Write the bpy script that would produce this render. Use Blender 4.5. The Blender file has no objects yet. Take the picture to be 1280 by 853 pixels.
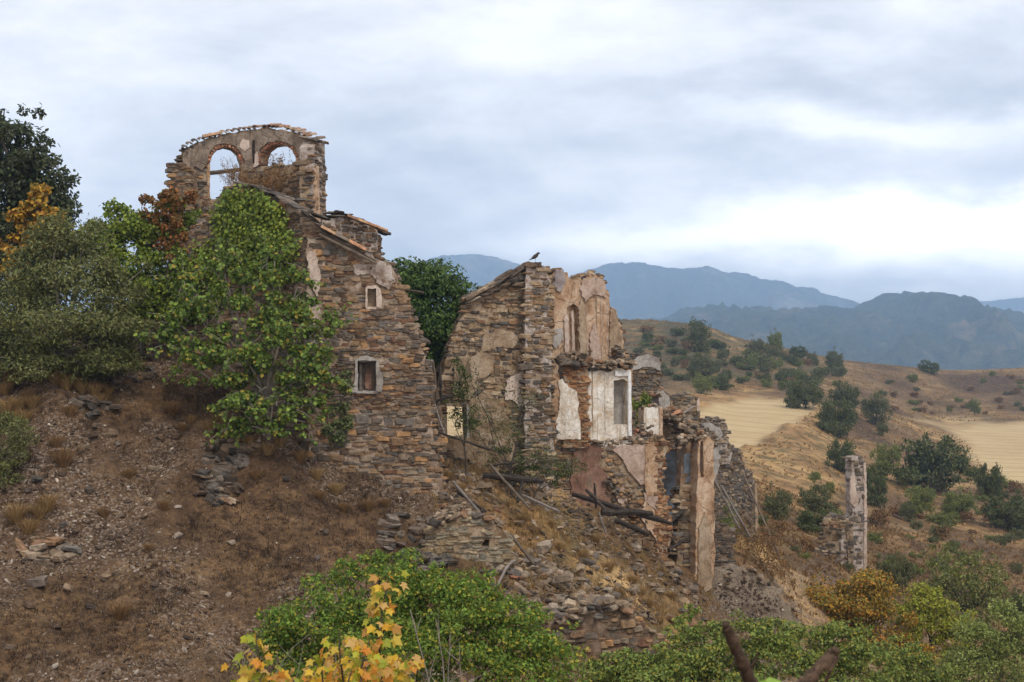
import bpy, bmesh, math, random
import numpy as np
from mathutils import Vector, Matrix
from mathutils.geometry import tessellate_polygon

S = bpy.context.scene
# cloud banks: photo column and row of the centre, half widths, added brightness
CLOUD_BANKS = [(640, 30, 800, 60, .06), (900, 118, 340, 28, -.16), (1150, 172, 300, 28, .18), (840, 215, 300, 36, -.10), (1190, 312, 300, 46, .40),
               (500, 130, 240, 60, -.06), (760, 300, 180, 20, .10), (160, 235, 90, 40, .06), (1050, 248, 240, 20, -.12), (330, 300, 200, 50, -.03)]
CLOUD_RAMP = [(.34, (.58, .575, .60)), (.46, (.74, .725, .735)), (.58, (.92, .89, .88)), (.70, (1.10, 1.05, 1.02)), (.86, (1.24, 1.17, 1.12))]
HAZE_COLOR = (.47, .70, 1.0, 1); HAZE_DENSITY = .00033; HAZE_G = .30
COL = S.collection
# ------------------------------------------------------------------ camera
F, YH, CX = 1778.0, 470.0, 640.0          # focal length and horizon in photo pixels
cam = bpy.data.cameras.new('camera'); camo = bpy.data.objects.new('camera', cam); COL.objects.link(camo)
cam.sensor_width = 36.0; cam.lens = 36.0 * F / 1280.0
cam.shift_y = (YH - 426.5) / 1280.0
cam.clip_start = 0.5; cam.clip_end = 30000
camo.location = (0, 0, 0); camo.rotation_euler = (math.radians(90), 0, 0)
cam.dof.use_dof = True; cam.dof.focus_distance = 46.0; cam.dof.aperture_fstop = 5.6
S.camera = camo
# ------------------------------------------------------------------ exposure and sampling
S.view_settings.view_transform = 'Standard'; S.view_settings.look = 'None'
S.view_settings.exposure = 0.5; S.view_settings.gamma = 1.0
S.view_settings.use_curve_mapping = False
S.render.engine = 'CYCLES'
cy = S.cycles
cy.max_bounces = 6; cy.diffuse_bounces = 3; cy.glossy_bounces = 1; cy.transmission_bounces = 3
cy.transparent_max_bounces = 4; cy.volume_bounces = 3
cy.sample_clamp_indirect = 6.0
# ------------------------------------------------------------------ sun and sky
SUN_EL, SUN_AZ = math.radians(56), math.radians(152)   # azimuth from +Y, clockwise seen from above
sun = bpy.data.lights.new('sun', 'SUN'); suno = bpy.data.objects.new('sun', sun); COL.objects.link(suno)
sun.energy = 1.5; sun.angle = math.radians(14); sun.color = (1.0, 0.92, 0.82)
sd = Vector((math.sin(SUN_AZ) * math.cos(SUN_EL), math.cos(SUN_AZ) * math.cos(SUN_EL), math.sin(SUN_EL)))
suno.rotation_euler = (-sd).to_track_quat('-Z', 'Y').to_euler()

class NT:
    """small node-tree writer"""
    def __init__(s, tree): s.t = tree; s.n = tree.nodes; s.l = tree.links
    def new(s, typ, **kw):
        n = s.n.new(typ)
        for k, v in kw.items(): setattr(n, k, v)
        return n
    def put(s, sock, v):
        if v is None: return
        if isinstance(v, bpy.types.NodeSocket): s.l.new(v, sock)
        elif isinstance(v, (tuple, list)) and len(v) == 3 and sock.type == 'RGBA': sock.default_value = (*v, 1)
        else: sock.default_value = v
    def math(s, op, a, b=None, c=None, clamp=False):
        n = s.new('ShaderNodeMath', operation=op); n.use_clamp = clamp
        s.put(n.inputs[0], a); s.put(n.inputs[1], b); s.put(n.inputs[2], c)
        return n.outputs[0]
    def vmath(s, op, a, b=None):
        n = s.new('ShaderNodeVectorMath', operation=op); s.put(n.inputs[0], a); s.put(n.inputs[1], b)
        return n.outputs[0]
    def mix(s, f, a, b, blend='MIX'):
        n = s.new('ShaderNodeMix', data_type='RGBA', blend_type=blend)
        s.put(n.inputs[0], f); s.put(n.inputs[6], a); s.put(n.inputs[7], b)
        return n.outputs[2]
    def noise(s, vec, scale, detail=3, rough=.55, dist=0.0):
        n = s.new('ShaderNodeTexNoise'); s.put(n.inputs['Vector'], vec)
        n.inputs['Scale'].default_value = scale; n.inputs['Detail'].default_value = detail
        n.inputs['Roughness'].default_value = rough; n.inputs['Distortion'].default_value = dist
        return n.outputs[0]
    def ramp(s, f, stops, interp='LINEAR'):
        n = s.new('ShaderNodeValToRGB'); cr = n.color_ramp; cr.interpolation = interp
        while len(cr.elements) < len(stops): cr.elements.new(0.5)
        for e, (p, c) in zip(cr.elements, stops):
            e.position = p; e.color = (*c, 1) if len(c) == 3 else c
        s.put(n.inputs[0], f); return n.outputs[0]
    def rng(s, f, a, b, c=0.0, d=1.0):
        n = s.new('ShaderNodeMapRange'); s.put(n.inputs[0], f)
        for i, v in enumerate((a, b, c, d)): s.put(n.inputs[i + 1], v)
        return n.outputs[0]
    def pos(s): return s.new('ShaderNodeNewGeometry').outputs['Position']

W = bpy.data.worlds.new('World'); S.world = W; W.use_nodes = True
t = NT(W.node_tree); t.n.clear()
sky = t.new('ShaderNodeTexSky', sky_type='NISHITA'); sky.sun_disc = False
sky.sun_elevation = SUN_EL; sky.sun_rotation = SUN_AZ
D = t.new('ShaderNodeTexCoord').outputs['Generated']
sp = t.new('ShaderNodeSeparateXYZ'); t.put(sp.inputs[0], D)
fl = t.new('ShaderNodeMapping'); t.put(fl.inputs[0], D); fl.inputs['Scale'].default_value = (1.0, 1.0, 2.6)
fl.inputs['Location'].default_value = (3.37, 0.43, 0.71); fl.inputs['Rotation'].default_value = (.05, .03, .6)
n1 = t.noise(fl.outputs[0], 3.2, 6, .55, .35)
n2 = t.noise(fl.outputs[0], 9.0, 5, .6, .2)
nw = t.math('SUBTRACT', t.noise(fl.outputs[0], 5.5, 5, .6), .5)
ax = t.math('ADD', t.math('DIVIDE', sp.outputs[0], t.math('MAXIMUM', sp.outputs[1], .05)), t.math('MULTIPLY', nw, .34))
az = t.math('ADD', sp.outputs[2], t.math('MULTIPLY', nw, .10))
front = t.rng(sp.outputs[1], .1, .5)
def bank(px, py, wx, wy):
    """a cloud bank as a soft ellipse of directions"""
    a = t.math('DIVIDE', t.math('SUBTRACT', ax, (px - CX) / F), wx / F)
    b = t.math('DIVIDE', t.math('SUBTRACT', az, (YH - py) / F), wy / F)
    q = t.math('ADD', t.math('MULTIPLY', a, a), t.math('MULTIPLY', b, b))
    return t.math('MULTIPLY', t.math('POWER', 2.718, t.math('MULTIPLY', q, -1.0)), front)
v = t.math('ADD', t.math('MULTIPLY', n1, 1.05), t.math('MULTIPLY', n2, .55))
v = t.math('ADD', v, -.26)
for px, py, wx, wy, k in CLOUD_BANKS:
    v = t.math('ADD', v, t.math('MULTIPLY', bank(px, py, wx, wy), k))
cloud = t.ramp(v, CLOUD_RAMP)
cl10 = t.vmath('SCALE', cloud); low = t.math('POWER', 2.718, t.math('MULTIPLY', t.math('ABSOLUTE', sp.outputs[2]), -5.5))
t.put(cl10.node.inputs['Scale'], t.math('MULTIPLY_ADD', low, 12.0, 7.6))   # overcast paler towards the horizon all round
lit = t.math('MULTIPLY', bank(1210, 322, 330, 60), 26.0)          # far sunlit cloud bank low on the right
lit = t.math('ADD', lit, t.math('MULTIPLY', bank(780, 310, 190, 26), 8.0))
lit = t.math('ADD', lit, t.math('MULTIPLY', bank(1170, 180, 260, 34), 2.0))
lt = t.vmath('SCALE', (1.0, .93, .86)); t.put(lt.node.inputs['Scale'], lit)
cl10 = t.vmath('ADD', cl10, lt)
skymix = t.mix(0.90, sky.outputs[0], cl10)
bg = t.new('ShaderNodeBackground'); t.put(bg.inputs[0], skymix); bg.inputs[1].default_value = 0.1
out = t.new('ShaderNodeOutputWorld'); t.l.new(bg.outputs[0], out.inputs[0])

# ------------------------------------------------------------------ object helpers
WORLD = {}
def at(px, py, Y): return Vector(((px - CX) / F * Y, Y, (YH - py) / F * Y))
def props(o, label=None, cat=None, group=None, kind=None):
    for k, v in (('label', label), ('category', cat), ('group', group), ('kind', kind)):
        if v: o[k] = v
    return o
def thing(name, label, cat, loc, group=None):
    o = bpy.data.objects.new(name, None); COL.objects.link(o); o.location = loc
    o.empty_display_size = .2
    WORLD[o.name] = Vector(loc)
    return props(o, label, cat, group)
def link(name, me, mat=None, parent=None, M=None, kind=None):
    """link a mesh whose world placement is M"""
    o = bpy.data.objects.new(name, me); COL.objects.link(o)
    if mat is not None and not me.materials: me.materials.append(mat)
    M = M or Matrix()
    if parent is not None:
        o.parent = parent; pw = WORLD[parent.name]
        o.matrix_basis = Matrix.Translation(-pw) @ M
    else: o.matrix_basis = M
    WORLD[o.name] = M.translation.copy()
    if kind: o['kind'] = kind
    return o
def np_mesh(name, V, Fs, smooth=False):
    """V (n,3); Fs (m,k) or a list of such arrays"""
    if not isinstance(Fs, (list, tuple)): Fs = [Fs]
    Fs = [np.asarray(f, dtype=np.int32) for f in Fs if len(f)]
    me = bpy.data.meshes.new(name)
    V = np.asarray(V, dtype=np.float32)
    me.vertices.add(len(V)); me.vertices.foreach_set('co', V.ravel())
    idx = np.concatenate([f.ravel() for f in Fs])
    tot = np.concatenate([np.full(len(f), f.shape[1], dtype=np.int32) for f in Fs])
    me.loops.add(len(idx)); me.loops.foreach_set('vertex_index', idx)
    me.polygons.add(len(tot))
    st = np.zeros(len(tot), dtype=np.int32); st[1:] = np.cumsum(tot)[:-1]
    me.polygons.foreach_set('loop_start', st); me.polygons.foreach_set('loop_total', tot)
    me.polygons.foreach_set('use_smooth', np.full(len(tot), smooth, dtype=bool))
    me.update(calc_edges=True)
    return me
class MB:
    """collects pieces for one mesh"""
    def __init__(s): s.V = []; s.Q = []; s.T = []; s.n = 0
    def add(s, V, F4=(), F3=()):
        V = np.asarray(V, dtype=np.float32)
        if len(F4): s.Q.append(np.asarray(F4, dtype=np.int32) + s.n)
        if len(F3): s.T.append(np.asarray(F3, dtype=np.int32) + s.n)
        s.V.append(V); s.n += len(V)
    def tube(s, pts, rad, k=6, cap=True):
        P = np.array([tuple(p) for p in pts], dtype=float); R = np.asarray(rad, dtype=float); n = len(P)
        T = np.gradient(P, axis=0); T /= np.linalg.norm(T, axis=1)[:, None] + 1e-9
        ref = np.array([0.31, 0.17, .94]) if abs(T[0][2]) < .9 else np.array([1., .1, 0])
        A = np.cross(T, ref); A /= np.linalg.norm(A, axis=1)[:, None] + 1e-9
        B = np.cross(T, A)
        an = np.arange(k) / k * 2 * math.pi
        V = (P[:, None, :] + R[:, None, None] * (np.cos(an)[None, :, None] * A[:, None, :] + np.sin(an)[None, :, None] * B[:, None, :])).reshape(-1, 3)
        i, j = np.meshgrid(np.arange(n - 1), np.arange(k), indexing='ij'); j2 = (j + 1) % k
        Fq = np.stack([i * k + j, i * k + j2, (i + 1) * k + j2, (i + 1) * k + j], -1).reshape(-1, 4)
        F3 = []
        if cap:
            V = np.vstack([V, P[:1], P[-1:]]); c0, c1 = n * k, n * k + 1
            F3 = [(c0, (q + 1) % k, q) for q in range(k)] + [(c1, (n - 1) * k + q, (n - 1) * k + (q + 1) % k) for q in range(k)]
        s.add(V, Fq, F3)
    def mesh(s, name, smooth=False):
        return np_mesh(name, np.vstack(s.V), ([np.vstack(s.Q)] if s.Q else []) + ([np.vstack(s.T)] if s.T else []), smooth)
    def build(s, name, mat, parent=None, kind=None, smooth=False, loc=None):
        V = np.vstack(s.V)
        if loc is None: loc = Vector(V.mean(0)) if parent is None else WORLD[parent.name]
        s.V = [V - np.array(tuple(loc), dtype=np.float32)]
        return link(name, s.mesh(name, smooth), mat, parent, Matrix.Translation(loc), kind)

# ------------------------------------------------------------------ materials
def newmat(name):
    m = bpy.data.materials.new(name); m.use_nodes = True
    n = NT(m.node_tree); n.n.clear()
    return m, n
def finish(m, n, color, rough=.9, height=None, bump=.5, dist=.03, spec=.2, trans=None):
    b = n.new('ShaderNodeBsdfPrincipled'); n.put(b.inputs['Base Color'], color); n.put(b.inputs['Roughness'], rough)
    n.put(b.inputs['Specular IOR Level'], spec)
    if height is not None:
        q = n.new('ShaderNodeBump'); q.inputs['Strength'].default_value = bump; q.inputs['Distance'].default_value = dist
        n.put(q.inputs['Height'], height); n.l.new(q.outputs[0], b.inputs['Normal'])
    sh = b.outputs[0]
    if trans:
        tr = n.new('ShaderNodeBsdfTranslucent'); n.put(tr.inputs[0], color)
        mx = n.new('ShaderNodeMixShader'); mx.inputs[0].default_value = trans
        n.l.new(sh, mx.inputs[1]); n.l.new(tr.outputs[0], mx.inputs[2]); sh = mx.outputs[0]
    o = n.new('ShaderNodeOutputMaterial'); n.l.new(sh, o.inputs[0]); return m
def rnd(n, extra=0.0):
    r = n.math('ADD', n.new('ShaderNodeObjectInfo').outputs['Random'], n.new('ShaderNodeNewGeometry').outputs['Random Per Island'])
    return n.math('FRACT', n.math('MULTIPLY_ADD', r, 7.31, extra))
def palette(n, r, cols):
    k = len(cols); return n.ramp(r, [(i / k, c) for i, c in enumerate(cols)], 'CONSTANT')
def stone_mat(name, cols, lichen=(.34, .29, .25), lich=.25, sc=1.0):
    m, n = newmat(name); P = n.pos()
    c = palette(n, rnd(n), cols)
    r2 = rnd(n, .37)
    c = n.mix(1.0, c, n.ramp(r2, [(0, (.74, .73, .72)), (1, (1.26, 1.24, 1.2))]), 'MULTIPLY')
    f = n.noise(P, 7 * sc, 5, .65)
    c = n.mix(1.0, c, n.ramp(f, [(.28, (.45, .43, .42)), (.5, (1, 1, 1)), (.72, (1.45, 1.4, 1.34))]), 'MULTIPLY')
    l = n.rng(n.noise(P, 2.3 * sc, 5, .7), .56, .70); c = n.mix(n.math('MULTIPLY', l, lich), c, lichen)
    c = n.mix(1.0, c, n.ramp(n.noise(P, .75 * sc, 5, .65), [(.34, (.60, .56, .53)), (.5, (1, 1, 1)), (.66, (1.18, 1.17, 1.15))]), 'MULTIPLY')   # damp and dirt in broad stains
    g = n.noise(P, 26 * sc, 4, .7)
    return finish(m, n, c, .92, n.math('ADD', g, f), .7, .02)
def plaster_mat(name, base, dark, light, stain=None, sc=1.0, streak=.6, bump=.8, rough=.9):
    m, n = newmat(name); P = n.pos()
    mp = n.new('ShaderNodeMapping'); n.put(mp.inputs[0], P); mp.inputs['Scale'].default_value = (1, 1, .16)
    f = n.noise(P, 1.6 * sc, 6, .62, .3); st = n.noise(mp.outputs[0], 3.4 * sc, 5, .65); g = n.noise(P, 11 * sc, 5, .65)
    c = n.ramp(f, [(.34, dark), (.48, base), (.62, light)])
    ck = n.new('ShaderNodeTexVoronoi', feature='DISTANCE_TO_EDGE'); wv = n.vmath('ADD', P, n.vmath('SCALE', n.new('ShaderNodeTexNoise').outputs['Color'])); ck.inputs['Scale'].default_value = 1.1 * sc
    wv.node.inputs[1].links[0].from_node.inputs['Scale'].default_value = .35; n.put(ck.inputs['Vector'], wv)
    crack = n.rng(ck.outputs['Distance'], .0, .018)
    c = n.mix(n.math('MULTIPLY', n.rng(st, .52, .68), streak), c, dark)
    if stain: c = n.mix(n.rng(n.noise(P, 2.4 * sc, 5, .7, .5), .56, .66), c, stain)
    c = n.mix(1.0, c, n.ramp(g, [(.3, (.72, .70, .68)), (.55, (1, 1, 1)), (.75, (1.12, 1.12, 1.1))]), 'MULTIPLY')
    c = n.mix(n.math('MULTIPLY', n.math('SUBTRACT', 1.0, crack), .22), c, tuple(x * .45 for x in dark))
    return finish(m, n, c, rough, n.math('ADD', n.math('MULTIPLY', g, .6), n.math('ADD', n.math('ADD', st, f), n.math('MULTIPLY', crack, .5))), bump, .05)
def leaf_mat(name, cols, trans=.3, rough=.55, vary=.5):
    m, n = newmat(name)
    c = palette(n, rnd(n), cols)
    c = n.mix(1.0, c, n.ramp(rnd(n, .61), [(0, (1 - vary,) * 3), (1, (1 + vary,) * 3)]), 'MULTIPLY')
    return finish(m, n, c, rough, trans=trans, spec=.3)
def wood_mat(name, a, b, sc=1.0):
    m, n = newmat(name); P = n.pos()
    f = n.noise(P, 5 * sc, 5, .7, .6); g = n.noise(P, 22 * sc, 4, .7, 1.0)
    c = n.mix(1.0, n.ramp(f, [(.3, a), (.7, b)]), n.ramp(rnd(n), [(0, (.7, .7, .7)), (1, (1.2, 1.2, 1.2))]), 'MULTIPLY')
    return finish(m, n, c, .85, n.math('ADD', f, g), .6, .02)
BROWN = [(.205, .130, .075), (.130, .108, .088), (.245, .165, .098), (.140, .078, .050), (.130, .115, .102), (.225, .155, .098), (.165, .110, .070), (.270, .160, .080), (.105, .080, .062), (.285, .225, .165), (.185, .125, .078), (.125, .098, .076), (.15, .13, .115), (.235, .185, .135)]
TANS = [(.235, .165, .100), (.285, .205, .130), (.130, .108, .088), (.325, .255, .180), (.205, .130, .078), (.128, .118, .108), (.255, .190, .125), (.165, .120, .082), (.10, .085, .072)]
BUFF = [(.265, .225, .155), (.215, .190, .140), (.300, .245, .165), (.175, .160, .125), (.250, .185, .110), (.140, .125, .105)]
GREYS = [(.150, .128, .104), (.105, .095, .085), (.205, .170, .130), (.085, .075, .068), (.240, .190, .135), (.165, .120, .080), (.125, .115, .105)]
SLATES = [(.075, .068, .062), (.105, .092, .082), (.140, .118, .100), (.085, .068, .056), (.175, .135, .105), (.12, .09, .07)]
RUBBLE = [(.235, .175, .120), (.175, .130, .090), (.115, .098, .085), (.305, .240, .175), (.200, .120, .072), (.150, .112, .082), (.085, .072, .062), (.27, .21, .155), (.36, .30, .235), (.21, .165, .12)]
GRAVEL = [(.138, .100, .074), (.092, .066, .048), (.195, .155, .125), (.128, .082, .052), (.310, .27, .23), (.070, .055, .045), (.122, .083, .056), (.17, .125, .092), (.10, .072, .052)]
M = {}
M['brown'] = stone_mat('brown_stone', BROWN)
M['tan'] = stone_mat('tan_stone', TANS, lich=.35)
M['buff'] = stone_mat('buff_stone', BUFF, lich=.35)
M['grey'] = stone_mat('grey_stone', GREYS, lich=.3)
M['slate'] = stone_mat('slate_stone', SLATES, lich=.2)
M['rubble'] = stone_mat('rubble_stone', RUBBLE, lich=.25)
M['gravel'] = stone_mat('gravel_stone', GRAVEL, lich=0)
M['orange'] = stone_mat('orange_stone', [(.27, .135, .065), (.22, .115, .060), (.29, .19, .115), (.18, .095, .058), (.31, .18, .095)], lich=.1)
M['tile'] = stone_mat('terracotta_tile', [(.30, .175, .115), (.24, .16, .115), (.33, .25, .185), (.18, .13, .10), (.13, .11, .09), (.36, .21, .135), (.10, .085, .072), (.22, .18, .145)], lich=.35)
M['tileclay'] = stone_mat('clean_terracotta_tile', [(.42, .23, .135), (.38, .20, .12), (.46, .29, .18)], lich=.15)
M['brick'] = stone_mat('red_brick', [(.30, .13, .08), (.35, .16, .10), (.25, .12, .08), (.33, .19, .13)], lich=.3)
M['mortar'] = plaster_mat('mortar', (.29, .21, .15), (.16, .105, .065), (.42, .335, .265), (.17, .10, .055), 1.6, .5)
M['mortar_dark'] = plaster_mat('earth_mortar', (.17, .115, .075), (.085, .058, .040), (.26, .19, .135), None, 1.6, .4)
M['mortar_pale'] = plaster_mat('pale_mortar', (.40, .33, .285), (.24, .18, .14), (.52, .46, .42), (.2, .13, .09), 1.6, .4)
M['mortar_tan'] = plaster_mat('tan_mortar', (.30, .215, .135), (.17, .11, .065), (.42, .33, .24), (.16, .10, .05), 1.4, .5)
M['plaster_pink'] = plaster_mat('pink_plaster', (.46, .305, .195), (.27, .165, .095), (.57, .43, .31), (.36, .215, .11), 1.0, .55, 1.0)
M['plaster_rose'] = plaster_mat('rose_plaster', (.44, .33, .265), (.29, .20, .15), (.53, .42, .35), (.36, .26, .19), .9, .4, .6)
M['plaster_white'] = plaster_mat('white_plaster', (.68, .62, .54), (.40, .30, .20), (.78, .75, .69), (.55, .43, .30), .9, .75, .6)
M['plaster_limewash'] = plaster_mat('limewash', (.74, .74, .74), (.55, .52, .50), (.80, .80, .80), None, .8, .3, .3)
M['plaster_grey'] = plaster_mat('grey_plaster', (.34, .315, .285), (.22, .19, .165), (.42, .395, .365), None, 1.0, .3, .5)
M['plaster_tan'] = plaster_mat('tan_plaster', (.34, .25, .165), (.22, .15, .095), (.42, .33, .24), (.26, .19, .12), 1.2, .5, .6)
M['plaster_pale'] = plaster_mat('pale_plaster', (.52, .41, .34), (.36, .26, .20), (.60, .50, .43), None, 1.0, .3, .5)
M['plaster_red'] = plaster_mat('red_plaster', (.215, .115, .078), (.125, .070, .048), (.30, .19, .14), (.20, .14, .10), 1.0, .5, .6)
M['plaster_blue'] = plaster_mat('blue_limewash', (.250, .305, .375), (.150, .155, .165), (.34, .40, .48), (.18, .165, .15), 1.1, .3, .4)
M['plaster_sky'] = plaster_mat('pale_blue_limewash', (.36, .43, .50), (.30, .26, .23), (.44, .52, .60), None, 1.2, .3, .4)
M['plaster_ochre'] = plaster_mat('ochre_plaster', (.62, .44, .22), (.42, .28, .13), (.70, .53, .31), None, 1.4, .3, .4)
M['plaster_brown'] = plaster_mat('weathered_brown_plaster', (.24, .185, .14), (.12, .09, .068), (.32, .26, .21), (.17, .125, .09), 1.4, .6, .9)
M['plaster_mauve'] = plaster_mat('mauve_plaster', (.30, .255, .25), (.18, .14, .13), (.36, .32, .31), None, 1.2, .3, .4)
M['bank'] = stone_mat('conglomerate', [(.20, .165, .13)], (.29, .25, .21), .5, 2.2)
M['wood_black'] = wood_mat('charred_wood', (.014, .012, .011), (.085, .066, .052), 1.6)
M['wood_brown'] = wood_mat('weathered_wood', (.085, .062, .045), (.19, .15, .115))
M['wood_grey'] = wood_mat('silvered_wood', (.12, .10, .088), (.27, .235, .205))
M['bark'] = wood_mat('bark', (.045, .036, .028), (.12, .098, .078))
M['bark_pale'] = wood_mat('pale_bark', (.17, .14, .11), (.33, .29, .245))
M['bark_dark'] = wood_mat('dead_bark', (.012, .009, .007), (.16, .10, .065), 7)
M['oak'] = leaf_mat('holm_oak_leaf', [(0.049, 0.063, 0.027), (0.068, 0.084, 0.035), (0.089, 0.102, 0.043), (0.041, 0.051, 0.024)])
M['olive'] = leaf_mat('olive_leaf', [(0.119, 0.138, 0.043), (0.159, 0.173, 0.057), (0.100, 0.118, 0.035), (0.209, 0.212, 0.078), (0.139, 0.134, 0.040)])
M['fig'] = leaf_mat('fig_leaf', [(.150, .225, .032), (.110, .175, .030), (.175, .255, .040), (.075, .120, .024), (.130, .200, .036), (.205, .275, .045), (.095, .155, .028), (.155, .22, .036), (.115, .18, .028), (.30, .29, .05), (.085, .135, .025), (.14, .21, .03), (.12, .19, .03), (.40, .31, .05), (.10, .16, .03), (.16, .235, .04)], .35)
M['ivy'] = leaf_mat('ivy_leaf', [(0.173, 0.235, 0.025), (0.121, 0.176, 0.025), (0.223, 0.277, 0.031), (0.091, 0.134, 0.023), (0.264, 0.302, 0.039)], .3)
M['ivy_dark'] = leaf_mat('dark_ivy_leaf', [(0.059, 0.112, 0.024), (0.083, 0.143, 0.030), (0.050, 0.090, 0.022), (0.112, 0.173, 0.035)], .25)
M['creeper_red'] = leaf_mat('red_creeper_leaf', [(0.270, 0.104, 0.028), (0.186, 0.084, 0.025), (0.338, 0.159, 0.037), (0.135, 0.093, 0.025)], .3)
M['yellow'] = leaf_mat('yellow_leaf', [(0.432, 0.252, 0.032), (0.504, 0.312, 0.043), (0.336, 0.180, 0.027), (0.216, 0.180, 0.032), (0.396, 0.192, 0.022)], .35)
M['shrub'] = leaf_mat('shrub_leaf', [(0.126, 0.212, 0.030), (0.168, 0.262, 0.035), (0.098, 0.166, 0.027), (0.218, 0.305, 0.044), (0.143, 0.228, 0.034), (0.118, 0.195, 0.027), (0.403, 0.372, 0.048)], .35)
M['shrub_low'] = leaf_mat('bush_leaf', [(0.146, 0.208, 0.046), (0.195, 0.259, 0.057), (0.114, 0.165, 0.038), (0.243, 0.294, 0.065), (0.356, 0.329, 0.057)], .35)
M['thin'] = leaf_mat('sapling_leaf', [(0.082, 0.107, 0.033), (0.106, 0.130, 0.040), (0.066, 0.083, 0.028), (0.130, 0.150, 0.047)], .35)
M['willow'] = leaf_mat('willow_leaf', [(0.224, 0.275, 0.071), (0.275, 0.326, 0.086), (0.182, 0.223, 0.057), (0.327, 0.352, 0.101)], .35)
M['gold'] = leaf_mat('golden_bush_leaf', [(0.390, 0.219, 0.028), (0.468, 0.269, 0.035), (0.260, 0.200, 0.032), (0.390, 0.156, 0.025), (0.195, 0.194, 0.034), (0.494, 0.300, 0.045), (0.312, 0.250, 0.040), (0.221, 0.150, 0.030), (0.169, 0.175, 0.030)], .3)
M['lime'] = leaf_mat('yellow_green_leaf', [(0.325, 0.346, 0.036), (0.244, 0.281, 0.034), (0.446, 0.403, 0.048), (0.203, 0.224, 0.030)], .35)
M['far_oak'] = leaf_mat('far_oak_leaf', [(0.075, 0.089, 0.025), (0.101, 0.115, 0.032), (0.127, 0.137, 0.038), (0.057, 0.070, 0.020), (0.091, 0.108, 0.027)], .25)
M['far_grey'] = leaf_mat('far_scrub_leaf', [(0.118, 0.123, 0.046), (0.146, 0.146, 0.054), (0.094, 0.101, 0.037)], .25)
M['far_green'] = leaf_mat('far_green_leaf', [(0.162, 0.179, 0.041), (0.198, 0.213, 0.050), (0.126, 0.146, 0.036)], .25)
M['russet'] = leaf_mat('russet_weed', [(0.180, 0.090, 0.033), (0.240, 0.126, 0.046), (0.132, 0.072, 0.029), (0.264, 0.168, 0.071)], .2)
M['straw'] = leaf_mat('dry_grass', [(0.352, 0.237, 0.103), (0.286, 0.182, 0.075), (0.418, 0.297, 0.140), (0.242, 0.138, 0.054), (0.330, 0.209, 0.084)], .2, .8, .35)
M['straw_brown'] = leaf_mat('brown_dry_grass', [(0.250, 0.144, 0.058), (0.200, 0.106, 0.043), (0.312, 0.194, 0.085), (0.175, 0.112, 0.053)], .2, .8, .35)
M['maple'] = leaf_mat('maple_leaf', [(0.632, 0.345, 0.030), (0.673, 0.460, 0.043), (0.592, 0.253, 0.038), (0.408, 0.414, 0.034), (0.694, 0.517, 0.076), (0.561, 0.310, 0.076), (0.632, 0.414, 0.136), (0.347, 0.391, 0.043), (0.673, 0.414, 0.034)], .4, .5, .15)
M['sprout'] = leaf_mat('bright_sprout_leaf', [(.26, .42, .06), (.32, .48, .09)], .4)
M['dead'] = leaf_mat('dead_weed', [(.075, .042, .026), (.050, .032, .022), (.105, .058, .032), (.13, .075, .040), (.065, .05, .03)], .2, .8, .35)
# ------------------------------------------------------------------ terrain
def vnoise(x, y, seed=0):
    """smooth value noise, -1..1"""
    xi = np.floor(x).astype(np.int64); yi = np.floor(y).astype(np.int64)
    fx = x - xi; fy = y - yi; fx = fx * fx * (3 - 2 * fx); fy = fy * fy * (3 - 2 * fy)
    def h(a, b):
        q = (a * 374761393 + b * 668265263 + seed * 1442695041) & 0xffffffff
        q = ((q ^ (q >> 13)) * 1274126177) & 0xffffffff
        return ((q ^ (q >> 16)) & 0xffff) / 32767.5 - 1
    a, b, c, d = h(xi, yi), h(xi + 1, yi), h(xi, yi + 1), h(xi + 1, yi + 1)
    return a + (b - a) * fx + (c - a) * fy + (a - b - c + d) * fx * fy
def fbm(x, y, o=4, seed=0, g=.5):
    r = 0; a = 1; s = 0
    for k in range(o):
        r = r + a * vnoise(x * 2 ** k + 17.3 * k, y * 2 ** k - 9.1 * k, seed + k); s += a; a *= g
    return r / s
def pchip(x, y, q):
    x = np.asarray(x, float); y = np.asarray(y, float); h = np.diff(x); d = np.diff(y) / h
    m = np.zeros(len(x)); m[0], m[-1] = d[0], d[-1]
    for i in range(1, len(x) - 1):
        if d[i - 1] * d[i] > 0:
            w1, w2 = 2 * h[i] + h[i - 1], h[i] + 2 * h[i - 1]
            m[i] = (w1 + w2) / (w1 / d[i - 1] + w2 / d[i])
    q = np.clip(q, x[0], x[-1]); i = np.clip(np.searchsorted(x, q) - 1, 0, len(x) - 2)
    s = (q - x[i]) / h[i]
    return y[i] * (1 + 2 * s) * (1 - s) ** 2 + m[i] * h[i] * s * (1 - s) ** 2 + y[i + 1] * s * s * (3 - 2 * s) + m[i + 1] * h[i] * s * s * (s - 1)
NEARG = [(2, -1.75), (6, -2.3), (12, -3.7), (18, -5.6), (24, -7.6), (28, -8.6)]
FARG = [(520, -12), (900, -22), (2000, -40), (9000, -60)]
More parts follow.
